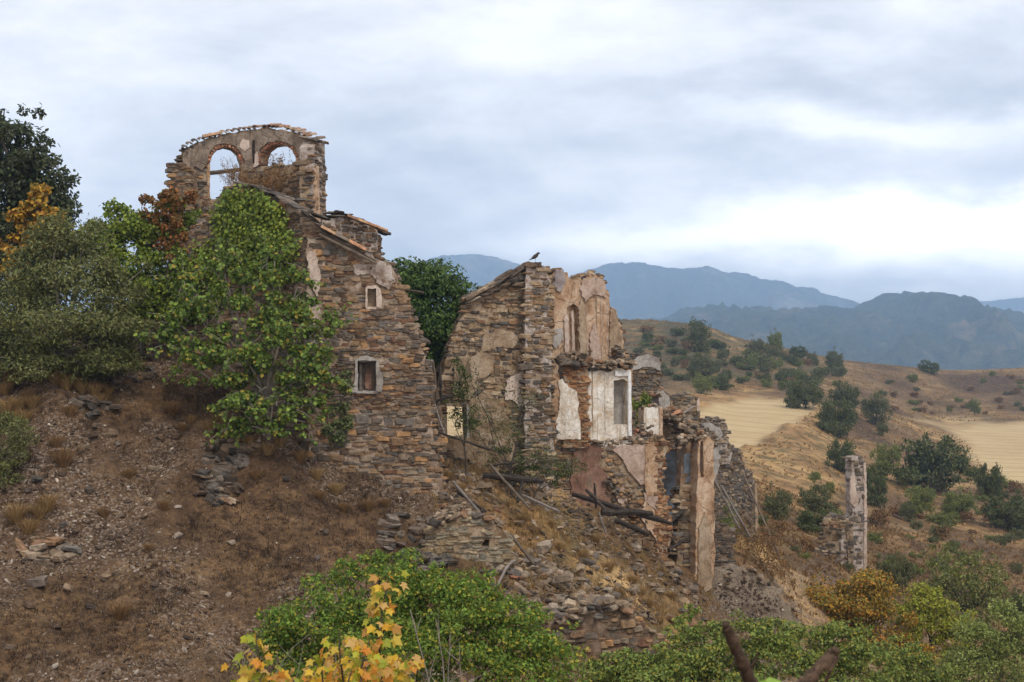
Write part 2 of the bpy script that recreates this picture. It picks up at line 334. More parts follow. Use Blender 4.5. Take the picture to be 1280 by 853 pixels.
PROFILE = [   # along each line of sight: distance and the height of the ground seen there, as a photo row
    (-260, [(31, 860), (34, 740), (37, 620), (40, 510), (43, 455), (47, 430), (70, 425), (120, 470), (300, 470)]),
    (0, [(31, 870), (34, 770), (37, 650), (40, 535), (42.5, 468), (45, 438), (52, 415), (60, 405), (120, 480), (300, 470)]),
    (200, [(31, 885), (34, 790), (37, 680), (40, 570), (42.5, 482), (45, 442), (52, 425), (60, 415), (120, 500), (300, 470)]),
    (330, [(31, 900), (34, 812), (37, 705), (40, 595), (41.5, 540), (43, 515), (45, 505), (60, 505), (120, 520), (300, 460)]),
    (440, [(31, 915), (34, 835), (37, 745), (40, 655), (42, 602), (45, 575), (60, 530), (120, 540), (300, 455)]),
    (545, [(31, 930), (34, 860), (37, 790), (39.5, 735), (40.6, 668), (42.5, 630), (45, 590), (50, 560), (80, 560), (150, 540), (300, 450)]),
    (640, [(31, 930), (34, 880), (37, 800), (40, 730), (43, 672), (46, 615), (48, 585), (52, 575), (80, 580), (150, 550), (250, 470), (345, 412)]),
    (760, [(31, 940), (34, 900), (37, 845), (40, 795), (43, 745), (46, 695), (49, 652), (52, 640), (70, 600), (120, 560), (200, 500), (280, 440), (345, 402)]),
    (860, [(31, 950), (36, 910), (40, 868), (44, 812), (47, 765), (50, 718), (53, 690), (60, 640), (90, 595), (150, 560), (185, 515), (230, 475), (280, 435), (335, 406)]),
    (925, [(31, 955), (38, 905), (44, 850), (49, 800), (51, 770), (53, 700), (58, 670), (70, 640), (110, 600), (150, 562), (185, 522), (225, 488), (275, 452), (340, 424)]),
    (1000, [(31, 960), (38, 910), (44, 870), (50, 815), (56, 740), (66, 690), (80, 672), (110, 625), (140, 583), (170, 545), (200, 510), (240, 484), (300, 458), (350, 441)]),
    (1060, [(31, 960), (40, 910), (50, 850), (58, 775), (68, 712), (80, 690), (110, 652), (145, 600), (175, 560), (205, 525), (240, 502), (310, 468), (365, 452)]),
    (1130, [(31, 960), (42, 910), (55, 840), (70, 760), (85, 710), (110, 668), (150, 612), (180, 568), (210, 540), (250, 520), (300, 497), (370, 459)]),
    (1200, [(31, 965), (42, 920), (55, 860), (75, 780), (100, 705), (130, 652), (155, 615), (200, 566), (255, 531), (290, 518), (330, 490), (375, 467), (400, 464)]),
    (1285, [(31, 970), (42, 925), (55, 870), (75, 790), (100, 715), (130, 660), (152, 618), (200, 568), (258, 530), (290, 517), (340, 480), (380, 463), (410, 462)]),
    (1600, [(31, 980), (42, 935), (55, 880), (75, 800), (100, 725), (130, 670), (152, 625), (200, 572), (258, 530), (290, 515), (340, 480), (380, 463), (410, 462)]),
]
YS = np.concatenate([np.arange(-40, 26, 2.0), np.arange(26, 62, .22), 62 * 1.0125 ** np.arange(0, 152), np.geomspace(420, 7300, 32)])
xo = [21.0]
while xo[-1] < 3900: xo.append(xo[-1] + .22 + (xo[-1] - 21) * .052)
XS = np.concatenate([-np.array(xo)[::-1], np.arange(-20.8, 21, .22), np.array(xo)])
lq = np.log(np.maximum(YS, 2.0))
prof = []
for px, pts in PROFILE:
    zz = NEARG + [(Y, (YH - py) / F * Y) for Y, py in pts] + FARG
    prof.append(pchip(np.log([a for a, b in zz]), [b for a, b in zz], lq))
prof = np.array(prof); pxs = np.array([p[0] for p in PROFILE])
GX, GY = np.meshgrid(XS, YS)
GZ = np.zeros_like(GX)
for i, Y in enumerate(YS):
    GZ[i] = pchip(pxs, prof[:, i], CX + F * XS / max(Y, 2.0))
def sstep(a, b, x): q = np.clip((x - a) / (b - a), 0, 1); return q * q * (3 - 2 * q)
def inside_dist(px, py, poly):
    """signed distance in photo pixels to a polygon, positive inside"""
    p = np.array(poly, float); d = np.full(px.shape, 1e9); ins = np.zeros(px.shape, bool)
    for a, b in zip(p, np.roll(p, -1, 0)):
        e = b - a; s = np.clip(((px - a[0]) * e[0] + (py - a[1]) * e[1]) / (e @ e), 0, 1)
        d = np.minimum(d, np.hypot(px - a[0] - s * e[0], py - a[1] - s * e[1]))
        c = ((a[1] > py) != (b[1] > py)) & (px < (b[0] - a[0]) * (py - a[1]) / (b[1] - a[1] + 1e-12) + a[0]); ins ^= c
    return np.where(ins, d, -d)
YC = np.maximum(GY, 2.0); PPX = CX + F * GX / YC; PPY = YH - F * GZ / YC
ejit = 12 * fbm(GX / 6, GY / 9, 4, 61)
wheat = np.maximum(sstep(-5, 5, ejit + inside_dist(PPX, PPY, [(840, 515), (880, 508), (925, 504), (975, 502), (1005, 506), (1012, 514), (992, 528), (972, 540), (950, 553), (925, 566), (890, 570), (850, 560)])),
                   sstep(-5, 5, ejit + inside_dist(PPX, PPY, [(1140, 526), (1290, 528), (1700, 530), (1700, 640), (1290, 618), (1245, 605), (1218, 575), (1205, 550), (1180, 535)])))
wheat = np.maximum(wheat, sstep(-2, 3, inside_dist(PPX, PPY, [(500, 500), (625, 500), (640, 572), (490, 572)])))
wheat = wheat * (GY > 100) * (GY < 300)
nearm = sstep(27, 31, GY) * (1 - sstep(58, 75, GY)); farm = sstep(58, 90, GY) * (1 - wheat) * (1 - sstep(380, 600, GY))
lefthill = 1 - sstep(480, 640, PPX)
GZ += nearm * (.26 * fbm(GX / 2.4, GY / 2.4, 3, 3) + .17 * fbm(GX / .8, GY / .8, 3, 11))
GZ += nearm * lefthill * .22 * np.clip(np.abs(fbm(GX / .8, GY / 3.5, 3, 15)) - .12, -.12, .5)
GZ += nearm * lefthill * .55 * (np.abs(fbm(GX / 2.1 + .2 * GY, GY / 7.0, 3, 5)) - .25)
GZ += farm * (.55 * fbm(GX / 9, GY / 9, 3, 21) + .38 * np.abs(fbm(GX / 3.0, GY / 3.6, 3, 31)))
GZ += farm * (.16 * np.abs(fbm(GX / 1.6 + GY * .1, GY / 2.2, 3, 91)) + .5 * np.clip(fbm(GX / 14, GY / 5, 3, 95) - .1, 0, 1))
GZ += np.where(farm > 0, farm, 0) * .28 * np.clip(fbm(GX / 1.1, GY / 1.4, 2, 51), 0, 1)
gravel = nearm * lefthill * sstep(-.38, .22, fbm(GX / 2.2, GY / 2.0, 4, 8)) + nearm * sstep(850, 900, PPX) * sstep(690, 720, PPY)
dry = np.clip(.5 + .9 * fbm(GX / (3 + GY * .02), GY / (3 + GY * .02), 4, 71), 0, 1)
dry = np.where(GY < 62, dry * (.25 + .75 * sstep(540, 640, PPX)), dry)
gold = sstep(-8, 8, inside_dist(PPX, PPY, [(900, 545), (960, 560), (1010, 500), (1060, 520), (1040, 560), (1060, 620), (1030, 640), (960, 640), (925, 590)])) * (GY > 62)
dry = np.maximum(dry, gold * .85)
shrubby = (1 - sstep(1000, 1080, PPX)) * (1 - sstep(470, 492, PPY)) * (GY > 150)
ny, nx = GX.shape
ii, jj = np.meshgrid(np.arange(ny - 1), np.arange(nx - 1), indexing='ij'); k0 = (ii * nx + jj).ravel()
gme = np_mesh('ground', np.stack([GX, GY, GZ], -1).reshape(-1, 3), np.stack([k0, k0 + 1, k0 + nx + 1, k0 + nx], -1), True)
ca = gme.color_attributes.new('zone', 'FLOAT_COLOR', 'POINT')
ca.data.foreach_set('color', np.stack([wheat, np.clip(gravel, 0, 1), dry, shrubby], -1).astype(np.float32).ravel())
def gz(x, y):
    i = int(np.clip(np.searchsorted(YS, y) - 1, 0, ny - 2)); j = int(np.clip(np.searchsorted(XS, x) - 1, 0, nx - 2))
    a = (y - YS[i]) / (YS[i + 1] - YS[i]); b = (x - XS[j]) / (XS[j + 1] - XS[j])
    return float((GZ[i, j] * (1 - b) + GZ[i, j + 1] * b) * (1 - a) + (GZ[i + 1, j] * (1 - b) + GZ[i + 1, j + 1] * b) * a)
def gzv(x, y):
    i = np.clip(np.searchsorted(YS, y) - 1, 0, ny - 2); j = np.clip(np.searchsorted(XS, x) - 1, 0, nx - 2)
    a = (y - YS[i]) / (YS[i + 1] - YS[i]); b = (x - XS[j]) / (XS[j + 1] - XS[j])
    return (GZ[i, j] * (1 - b) + GZ[i, j + 1] * b) * (1 - a) + (GZ[i + 1, j] * (1 - b) + GZ[i + 1, j + 1] * b) * a
m, n = newmat('hill_ground'); P = n.pos()
za = n.new('ShaderNodeAttribute', attribute_name='zone'); zs = n.new('ShaderNodeSeparateColor'); n.put(zs.inputs[0], za.outputs['Color'])
f1 = n.noise(P, 1.3, 6, .65); f2 = n.noise(P, 9, 5, .7); f3 = n.noise(P, .14, 6, .65)
c = n.ramp(f1, [(.30, (.026, .016, .010)), (.44, (.058, .034, .019)), (.58, (.102, .060, .032)), (.72, (.170, .105, .056))])
cs = n.ramp(f3, [(.32, (.19, .105, .042)), (.46, (.30, .175, .070)), (.58, (.385, .245, .105)), (.72, (.45, .31, .15))])
dmask = n.math('ADD', n.math('MULTIPLY', zs.outputs[2], 1.2), n.math('SUBTRACT', n.math('MULTIPLY', f2, .9), .55), clamp=True)
f4 = n.noise(P, .55, 6, .72)
grn = n.rng(n.noise(P, .33, 6, .7), .50, .60)
cs = n.mix(n.math('MULTIPLY', grn, .75), cs, (.085, .075, .034))
cs = n.mix(1.0, cs, n.ramp(f4, [(.36, (.42, .42, .40)), (.5, (1, 1, 1)), (.66, (1.25, 1.22, 1.15))]), 'MULTIPLY')
c = n.mix(dmask, c, cs)
vo = n.new('ShaderNodeTexVoronoi'); n.put(vo.inputs['Vector'], P); vo.inputs['Scale'].default_value = 17
vs = n.new('ShaderNodeSeparateColor'); n.put(vs.inputs[0], vo.outputs['Color'])
pc = n.ramp(vs.outputs[0], [(0, (.075, .054, .040)), (.4, (.140, .098, .068)), (.75, (.195, .145, .105)), (1, (.30, .25, .205))])
pm = n.math('MULTIPLY', n.math('MULTIPLY', zs.outputs[1], .85), n.math('GREATER_THAN', vs.outputs[1], .45))
c = n.mix(pm, c, pc)
c = n.mix(n.math('MULTIPLY', za.outputs['Alpha'], n.rng(n.noise(P, .22, 5, .7), .40, .58)), c, (.075, .070, .032))
mpw = n.new('ShaderNodeMapping'); n.put(mpw.inputs[0], P); mpw.inputs['Rotation'].default_value = (0, 0, .5); mpw.inputs['Scale'].default_value = (.05, .9, .3)
wn = n.noise(mpw.outputs[0], 1.1, 5, .6, .4)
cw = n.mix(n.rng(n.noise(P, .06, 4, .6), .35, .65), n.ramp(wn, [(.36, (.46, .34, .175)), (.5, (.50, .38, .205)), (.64, (.54, .42, .24))]), (.44, .315, .165))
mt = n.new('ShaderNodeMapping'); n.put(mt.inputs[0], P); mt.inputs['Rotation'].default_value = (0, 0, .35)
wv = n.new('ShaderNodeTexWave', wave_type='BANDS', bands_direction='Y'); n.put(wv.inputs['Vector'], mt.outputs[0]); wv.inputs['Scale'].default_value = .055; wv.inputs['Distortion'].default_value = 3.5; wv.inputs['Detail'].default_value = 2; wv.inputs['Detail Scale'].default_value = .25
cw = n.mix(n.math('MULTIPLY', n.rng(wv.outputs['Fac'], .86, .97), .45), cw, (.33, .225, .115))   # tractor lines
cw = n.mix(n.math('MULTIPLY', n.rng(n.noise(P, .35, 6, .75), .54, .66), .4), cw, (.34, .235, .12))
c = n.mix(zs.outputs[0], c, cw)
c = n.mix(1.0, c, n.ramp(f2, [(.25, (.68, .66, .64)), (.5, (1, 1, 1)), (.75, (1.3, 1.28, 1.25))]), 'MULTIPLY')
finish(m, n, c, .95, n.math('ADD', f1, n.math('ADD', f2, n.math('MULTIPLY', vo.outputs['Distance'], -.4))), .6, .05)
link('ground', gme, m, kind='structure')

# ------------------------------------------------------------------ mountains
def mountain(name, prof_px, Y, depth, mat, seed, rough, base=-60.):
    xs = np.linspace((prof_px[0][0] - CX) / F * Y, (prof_px[-1][0] - CX) / F * Y, 240)
    ph = np.array([((p - CX) / F * Y, (YH - q) / F * Y) for p, q in prof_px])
    top = pchip(ph[:, 0], ph[:, 1], xs); sx = Y / 1778 * 10
    ts = np.concatenate([np.linspace(-1, 0, 66), np.linspace(.08, 1, 12)])
    Xm, Tm = np.meshgrid(xs, ts)
    fall = 1 - np.abs(Tm) ** 1.15 * 1.0
    rid = 1 - np.abs(fbm(Xm / (sx * 5.5), Tm * depth / (sx * 13), 5, seed)) * 2
    Zm = base + (top[None, :] - base) * fall
    Zm += rough * (top[None, :] - base).clip(0) * (rid - .45) * np.sin(np.clip(np.abs(Tm) * 1.15, 0, 1) * math.pi) ** .6
    Zm += rough * .05 * (top[None, :] - base) * fbm(Xm / (sx * .35), Tm * depth / (sx * .35), 3, seed + 9)
    Vm = np.stack([Xm, Y + Tm * depth, Zm], -1).reshape(-1, 3)
    r, c_ = Xm.shape; i, j = np.meshgrid(np.arange(r - 1), np.arange(c_ - 1), indexing='ij'); k = (i * c_ + j).ravel()
    return link(name, np_mesh(name, Vm, np.stack([k, k + 1, k + c_ + 1, k + c_], -1), True), mat, kind='structure')
def hill_mat(name, forest, forest2, rock, sc, rk):
    m, n = newmat(name); P = n.pos()
    a = n.noise(P, .012 * sc, 6, .7); b = n.noise(P, .05 * sc, 5, .75); d = n.noise(P, .004 * sc, 6, .65)
    c = n.mix(n.rng(b, .35, .65), forest, forest2)
    c = n.mix(n.math('MULTIPLY', n.rng(n.math('ADD', n.math('MULTIPLY', a, .6), n.math('MULTIPLY', d, .5)), .58, .68), rk), c, rock)
    return finish(m, n, c, .95, b, .8, 12.0)
MT1 = hill_mat('forest_ridge', (.012, .022, .012), (.075, .085, .040), (.32, .22, .14), 1.0, .6)
MT2 = hill_mat('mountain_rock', (.030, .042, .030), (.120, .115, .075), (.36, .30, .24), .55, .8)
mountain('forested_ridge', [(560, 430), (700, 420), (780, 405), (828, 401), (850, 390), (872, 385), (905, 387), (940, 389), (985, 389), (1030, 392), (1058, 391), (1072, 383), (1092, 374), (1113, 373), (1140, 377), (1175, 381), (1215, 388), (1250, 400), (1290, 411), (1400, 425), (1700, 440)], 2600, 1300, MT1, 4, .34)
mountain('rocky_mountain', [(560, 400), (640, 372), (690, 352), (725, 343), (757, 333), (785, 331), (812, 331), (840, 337), (862, 338), (880, 336), (905, 342), (925, 344), (945, 351), (968, 353), (990, 362), (1001, 360), (1012, 367), (1030, 371), (1050, 377), (1070, 388), (1110, 410), (1200, 440)], 4800, 1500, MT2, 14, .20)
mountain('rounded_mountain', [(300, 420), (420, 385), (490, 345), (530, 328), (560, 320), (590, 318), (618, 322), (648, 332), (690, 348), (760, 385), (850, 430)], 5400, 1500, MT2, 24, .16)
mountain('distant_mountain', [(1010, 420), (1100, 392), (1160, 382), (1190, 378), (1230, 377), (1270, 373), (1330, 372), (1450, 382), (1700, 420)], 6300, 900, MT2, 34, .2)
# ------------------------------------------------------------------ haze: one closed box of thin air
hb = MB()
x0, x1, y0, y1, z0, z1 = -4500, 4500, -60, 7450, -75, 500
hb.add([(x0, y0, z0), (x1, y0, z0), (x1, y1, z0), (x0, y1, z0), (x0, y0, z1), (x1, y0, z1), (x1, y1, z1), (x0, y1, z1)],
       [(3, 2, 1, 0), (4, 5, 6, 7), (0, 1, 5, 4), (1, 2, 6, 5), (2, 3, 7, 6), (3, 0, 4, 7)])
m = bpy.data.materials.new('air'); m.use_nodes = True; n = NT(m.node_tree); n.n.clear()
pv = n.new('ShaderNodeVolumePrincipled'); pv.inputs['Color'].default_value = HAZE_COLOR; pv.inputs['Density'].default_value = HAZE_DENSITY
pv.inputs['Anisotropy'].default_value = HAZE_G
o = n.new('ShaderNodeOutputMaterial'); n.l.new(pv.outputs[0], o.inputs['Volume'])
if HAZE_DENSITY > 0: hb.build('haze', m, kind='stuff', loc=Vector((0, 0, 0)))
# ------------------------------------------------------------------ stones and walls
R = random.Random(7)
def rock_arrays(seed, bev=.13, jit=.07, cut=0):
    r = random.Random(seed); bm = bmesh.new(); bmesh.ops.create_cube(bm, size=1.0)
    for v in bm.verts:
        v.co.x += r.uniform(-cut, cut); v.co.z += r.uniform(-cut, cut) * .8; v.co.y += r.uniform(-cut, cut) * .5
    bmesh.ops.bevel(bm, geom=bm.edges[:] + bm.verts[:], offset=bev, segments=1, affect='EDGES', clamp_overlap=True)
    for v in bm.verts: v.co += Vector((r.uniform(-jit, jit), r.uniform(-jit, jit), r.uniform(-jit, jit)))
    bmesh.ops.triangulate(bm, faces=bm.faces[:])
    V = np.array([v.co[:] for v in bm.verts]); T = np.array([[v.index for v in f.verts] for f in bm.faces]); bm.free()
    return V, T
ROCKS = [rock_arrays(i, R.uniform(.13, .24), .065, .15) for i in range(24)]
CHUNKS = [rock_arrays(100 + i, R.uniform(.14, .24), .07, .20) for i in range(14)]
PEBBLES = []
for i in range(6):
    r_ = random.Random(i); bm = bmesh.new(); bmesh.ops.create_icosphere(bm, subdivisions=1, radius=.5)
    for v_ in bm.verts: v_.co *= r_.uniform(.75, 1.2)
    if i >= 0: bmesh.ops.dissolve_limit(bm, angle_limit=math.radians(24), verts=bm.verts[:], edges=bm.edges[:]); bmesh.ops.triangulate(bm, faces=bm.faces[:])
    PEBBLES.append((np.array([v_.co[:] for v_ in bm.verts]), np.array([[v_.index for v_ in f_.verts] for f_ in bm.faces]))); bm.free()
MESHES = {}
def shared(kind, i, mat):
    k = (kind, i, mat.name)
    if k not in MESHES:
        V, T = {'rock': ROCKS, 'chunk': CHUNKS, 'pebble': PEBBLES}[kind][i]
        me = np_mesh(kind, V, T); me.materials.append(mat); MESHES[k] = me
    return MESHES[k]
def joined(lst, kind):
    lib = {'rock': ROCKS, 'chunk': CHUNKS, 'pebble': PEBBLES}[kind]
    Vs, Ts, n = [], [], 0
    for Mx, i, a in lst:
        V, T = lib[i]; A = np.array(Mx)
        Vs.append(V @ A[:3, :3].T + A[:3, 3]); Ts.append(T + n); n += len(V)
    return np.vstack(Vs), np.vstack(Ts)
def emit(lst, mat, parent, name='stone', stuff='small_stones', kind='rock', most=260, smallest=.19, stuff_parent=None):
    """lst of (matrix, variant, size): the largest become objects of their own, the rest one part"""
    lst = sorted(lst, key=lambda q: -q[2]); big = [q for q in lst if q[2] >= smallest][:most]; rest = lst[len(big):]
    for Mx, i, a in big: link(name, shared(kind, i, mat), None, parent, Mx)
    if rest:
        V, T = joined(rest, kind); pw = WORLD[parent.name]; V = V - np.array(tuple(pw))
        link(stuff, np_mesh(stuff, V, T), mat, parent, Matrix.Translation(pw), 'stuff')
class Plane:
    def __init__(s, a, b, az=None):
        A, B = at(a[0], 0, a[1]), at(b[0], 0, b[1]); s.o = Vector((A.x, A.y, 0)); s.d = Vector((B.x - A.x, B.y - A.y, 0)).normalized()
        s.n = Vector((s.d.y, -s.d.x, 0)); s.frame = Matrix((( s.d.x, -s.n.x, 0, 0), (s.d.y, -s.n.y, 0, 0), (0, 0, 1, 0), (0, 0, 0, 1)))
    def uv(s, px, py):
        r = Vector(((px - CX) / F, 1, (YH - py) / F)); t_ = s.o.dot(s.n) / r.dot(s.n); p = r * t_
        return ((p - s.o).dot(s.d), p.z)
    def w(s, u, v, dep=0.0):
        p = s.o + s.d * u - s.n * dep; return Vector((p.x, p.y, v))
    def poly(s, pts): return [s.uv(*p) for p in pts]
def roughen(poly, step, amp, rr):
    out = []; n_ = len(poly)
    for i in range(n_):
        a, b = Vector(poly[i]), Vector(poly[(i + 1) % n_]); L = (b - a).length; k = max(1, int(L / step)); nn = Vector((-(b - a).y, (b - a).x)); nn = nn / (L + 1e-9)
        for j in range(k):
            q = a + (b - a) * ((j + (rr.uniform(-.25, .25) if j else 0)) / k); out.append(q + nn * rr.uniform(-amp, amp) + (b - a) / (L + 1e-9) * rr.uniform(-amp, amp) * .3)
    return out
def pin(poly, x, y):
    c = False; j = len(poly) - 1
    for i in range(len(poly)):
        xi, yi = poly[i]; xj, yj = poly[j]
        if (yi > y) != (yj > y) and x < (xj - xi) * (y - yi) / (yj - yi) + xi: c = not c
        j = i
    return c
def slab(pl, outline, holes, dep, thick):
    """a solid of the outline, from depth dep to dep + thick"""
    loops = [outline] + holes; flat = [q for l in loops for q in l]
    tris = tessellate_polygon([[Vector((q[0], q[1], 0)) for q in l] for l in loops]); N = len(flat); mb = MB()
    V = [pl.w(q[0], q[1], dep) for q in flat] + [pl.w(q[0], q[1], dep + thick) for q in flat]; T = []; Q = []
    for a, b, c_ in tris:
        A, B, C = flat[a], flat[b], flat[c_]
        if (B[0] - A[0]) * (C[1] - A[1]) - (B[1] - A[1]) * (C[0] - A[0]) < 0: b, c_ = c_, b
        T += [(a, b, c_), (a + N, c_ + N, b + N)]
    k = 0
    for l in loops:
        L = len(l)
        for i in range(L): Q.append((k + i, k + (i + 1) % L, k + (i + 1) % L + N, k + i + N))
        k += L
    mb.add([tuple(v_) for v_ in V], Q, T); return mb
def fit(pl, u, v, dep, w_, d_, h_, rr, tilt=.05):
    return Matrix.Translation(pl.w(u, v, dep)) @ pl.frame @ Matrix.Rotation(rr.gauss(0, tilt), 4, 'Y') @ Matrix.Rotation(rr.gauss(0, tilt), 4, 'Z') @ Matrix.Diagonal((w_, d_, h_, 1))
def masonry(pl, poly, holes, rr, h=(.045, .165), w=(.12, .48), gap=.07, depth=.26, proud=(.012, .06), tall=1.0, avoid=()):
    us = [q[0] for q in poly]; vs = [q[1] for q in poly]; lst = []; v = min(vs) + .02
    ph = rr.uniform(0, 50)
    while v < max(vs):
        hh = h[0] + (h[1] - h[0]) * rr.random() ** 1.9; hh *= 1.45 if rr.random() < .10 else 1; u = min(us) - rr.uniform(0, w[1])
        while u < max(us):
            ww = min(rr.triangular(w[0], w[1], w[0] + .35 * (w[1] - w[0])), hh * 5); ww = max(ww, hh * .9)
            cu = u + ww / 2; cv = v + hh / 2 + .035 * math.sin(cu * 1.7 + ph)
            g = gap + 1.0 * max(0, -.22 + float(vnoise(np.array([cu * .9 + ph]), np.array([cv * .9]))[0]))
            if rr.random() > min(g, .8) and pin(poly, cu, cv) and not any(pin(q, cu + s1 * ww * .42, cv + s2 * hh * .4) for q in holes for s1 in (-1, 1) for s2 in (-1, 1)) and not any(pin(q, cu, cv) for q in avoid):
                h2 = hh * rr.uniform(.72, 1.18); cv += rr.gauss(0, .018); pr = rr.uniform(*proud)
                lst.append((fit(pl, cu, cv, depth / 2 - pr, ww * rr.uniform(1.0, 1.16), depth, h2 * 1.12, rr, .045), rr.randrange(len(ROCKS)), ww))
            u += ww
        v += hh
    for _ in range(int(len(lst) * .16)):   # odd stones that break the courses
        cu, cv = rr.uniform(min(us), max(us)), rr.uniform(min(vs), max(vs)); hh = rr.uniform(h[0], h[1] * 1.5); ww = min(rr.uniform(*w), hh * 3.5)
        if pin(poly, cu, cv) and not any(pin(q, cu + s1 * ww * .5, cv + s2 * hh * .5) for q in holes for s1 in (-1, 1) for s2 in (-1, 1)) and not any(pin(q, cu, cv) for q in avoid):
            lst.append((fit(pl, cu, cv, depth / 2 - rr.uniform(proud[1] * .5, proud[1] * 1.4), ww, depth, hh, rr, .06), rr.randrange(len(ROCKS)), ww))
    return lst
def edge_stones(pl, line, thick, rr, size=(.18, .45), h=(.07, .17), keep=.9):
    """stones lying through the wall's thickness along a broken edge"""
    lst = []
    for a, b in zip(line, line[1:]):
        a, b = Vector(a), Vector(b); L = (b - a).length; s_ = rr.uniform(0, .1)
        while s_ < L:
            q = a + (b - a) * (s_ / max(L, 1e-6)); dep = 0.02
            while dep < thick:
                dd = rr.uniform(.2, .38)
                if rr.random() < keep:
                    ww = rr.uniform(*size); lst.append((fit(pl, q.x + rr.uniform(-.09, .05), q.y + rr.uniform(-.06, .05), dep + dd / 2, ww, dd, rr.uniform(*h), rr, .10), rr.randrange(len(ROCKS)), ww * .9))
                dep += dd
            s_ += rr.uniform(.10, .19) if abs((b - a).y) > abs((b - a).x) else rr.uniform(.17, .34)
    return lst
def wall(parent, name, a, b, outline, holes=(), thick=.5, core='mortar', stone='brown', edge=(), jit=.045, step=.16, seed=1, most=220, smallest=.20, avoid=(), label=None, **kw):
    rr = random.Random(seed); pl = Plane(a, b); po = pl.poly(outline); hs = [pl.poly(h_) for h_ in holes]
    mb = slab(pl, roughen(po, step, jit, rr), [roughen(h_, step, .012, rr) for h_ in hs], 0, thick)
    w_ = mb.build(name, M[core], parent)
    if label: w_['label'] = label
    lst = []
    if stone:
        lst += masonry(pl, po, hs, rr, avoid=[pl.poly(q) for q in avoid], **kw)
    for e in edge: lst += edge_stones(pl, pl.poly(e), thick, rr)
    if lst: emit(lst, M[stone or 'brown'], w_, most=most, smallest=smallest)
    return pl, w_
def patch(parent, name, pl, outline, mat, proud=.03, thick=.06, jit=.03, step=.09, seed=3, holes=(), label=None):
    rr = random.Random(seed); ex = .045 if proud >= 0 and thick <= .14 else 0
    mb = slab(pl, roughen(pl.poly(outline), step, jit, rr), [pl.poly(h_) for h_ in holes], -proud - ex, thick + ex)
    o = mb.build(name, M[mat], parent)
    if label: o['label'] = label
    return o
def box_px(parent, name, pl, x0, y0, x1, y1, mat, proud, thick, jit=.008, label=None, step=.12):
    return patch(parent, name, pl, [(x0, y1), (x1, y1), (x1, y0), (x0, y0)], mat, proud, thick, jit, step, label=label, seed=int(x0 * 7 + y0))
def beam_mesh(p0, p1, r0, r1=None, sides=6, rough=.12, seed=0, sag=0.0, rings=9):
    rr = np.random.default_rng(seed); t_ = np.linspace(0, 1, rings)[:, None]; P0, P1 = np.array(tuple(p0)), np.array(tuple(p1)); L = np.linalg.norm(P1 - P0)
    P_ = P0 + (P1 - P0) * t_ + rr.normal(0, r0 * rough * 1.2, (rings, 3)) * np.sin(t_ * math.pi) - np.array([0, 0, sag]) * np.sin(t_ * math.pi)
    rad = (r0 + ((r1 or r0) - r0) * t_[:, 0]) * (1 + rr.normal(0, rough, rings)); rad[-1] *= .75; rad[0] *= .85
    mb = MB(); mb.tube(P_, rad, sides); return mb
def beam(label, p0, p1, r0, mat, r1=None, name='charred_beam', cat='beam', parent=None, seed=None, group=None, **kw):
    mb = beam_mesh(p0, p1, r0, r1, seed=seed if seed is not None else R.randrange(9999), **kw)
    o = mb.build(name, M[mat], parent)
    if parent is None: props(o, label, cat, group)
    return o
def base_of(px, Y): p = at(px, 0, Y); return (p.x, Y, gz(p.x, Y))
TV = []
for s_ in range(2):
    for a_ in range(7):
        q = math.pi * a_ / 6; rad = .5 - .06 * s_
        TV.append((-.5 + s_, math.cos(q) * rad * .5, math.sin(q) * rad * .38))
for s_ in range(2):
    for a_ in range(7):
        q = math.pi * a_ / 6; rad = (.5 - .06 * s_) * .78
        TV.append((-.5 + s_, math.cos(q) * rad * .5, math.sin(q) * rad * .38 - .02))
TF = []
for a_ in range(6): TF += [(a_, a_ + 1, 7 + a_ + 1, 7 + a_), (14 + a_, 21 + a_, 21 + a_ + 1, 14 + a_ + 1), (a_, 14 + a_, 14 + a_ + 1, a_ + 1), (7 + a_, 7 + a_ + 1, 21 + a_ + 1, 21 + a_)]
TF += [(0, 7, 21, 14), (6, 20, 27, 13)]
TILE = {}
def tile(parent, P_, axis, L=.46, wd=.22, mat='tile', roll=0., up=Vector((0, 0, 1)), flip=False):
    """one half-round roof tile lying along axis"""
    if mat not in TILE: TILE[mat] = np_mesh('roof_tile', TV, np.array(TF)); TILE[mat].materials.append(M[mat])
    x = Vector(axis).normalized(); z = (up - x * up.dot(x)).normalized(); y = z.cross(x)
    if flip: z = -z; y = -y
    Mx = Matrix(((x.x, y.x, z.x, P_.x), (x.y, y.y, z.y, P_.y), (x.z, y.z, z.z, P_.z), (0, 0, 0, 1))) @ Matrix.Rotation(roll, 4, 'X') @ Matrix.Diagonal((L, wd / .5, wd / .5, 1))
    return link('roof_tile', TILE[mat], None, parent, Mx)
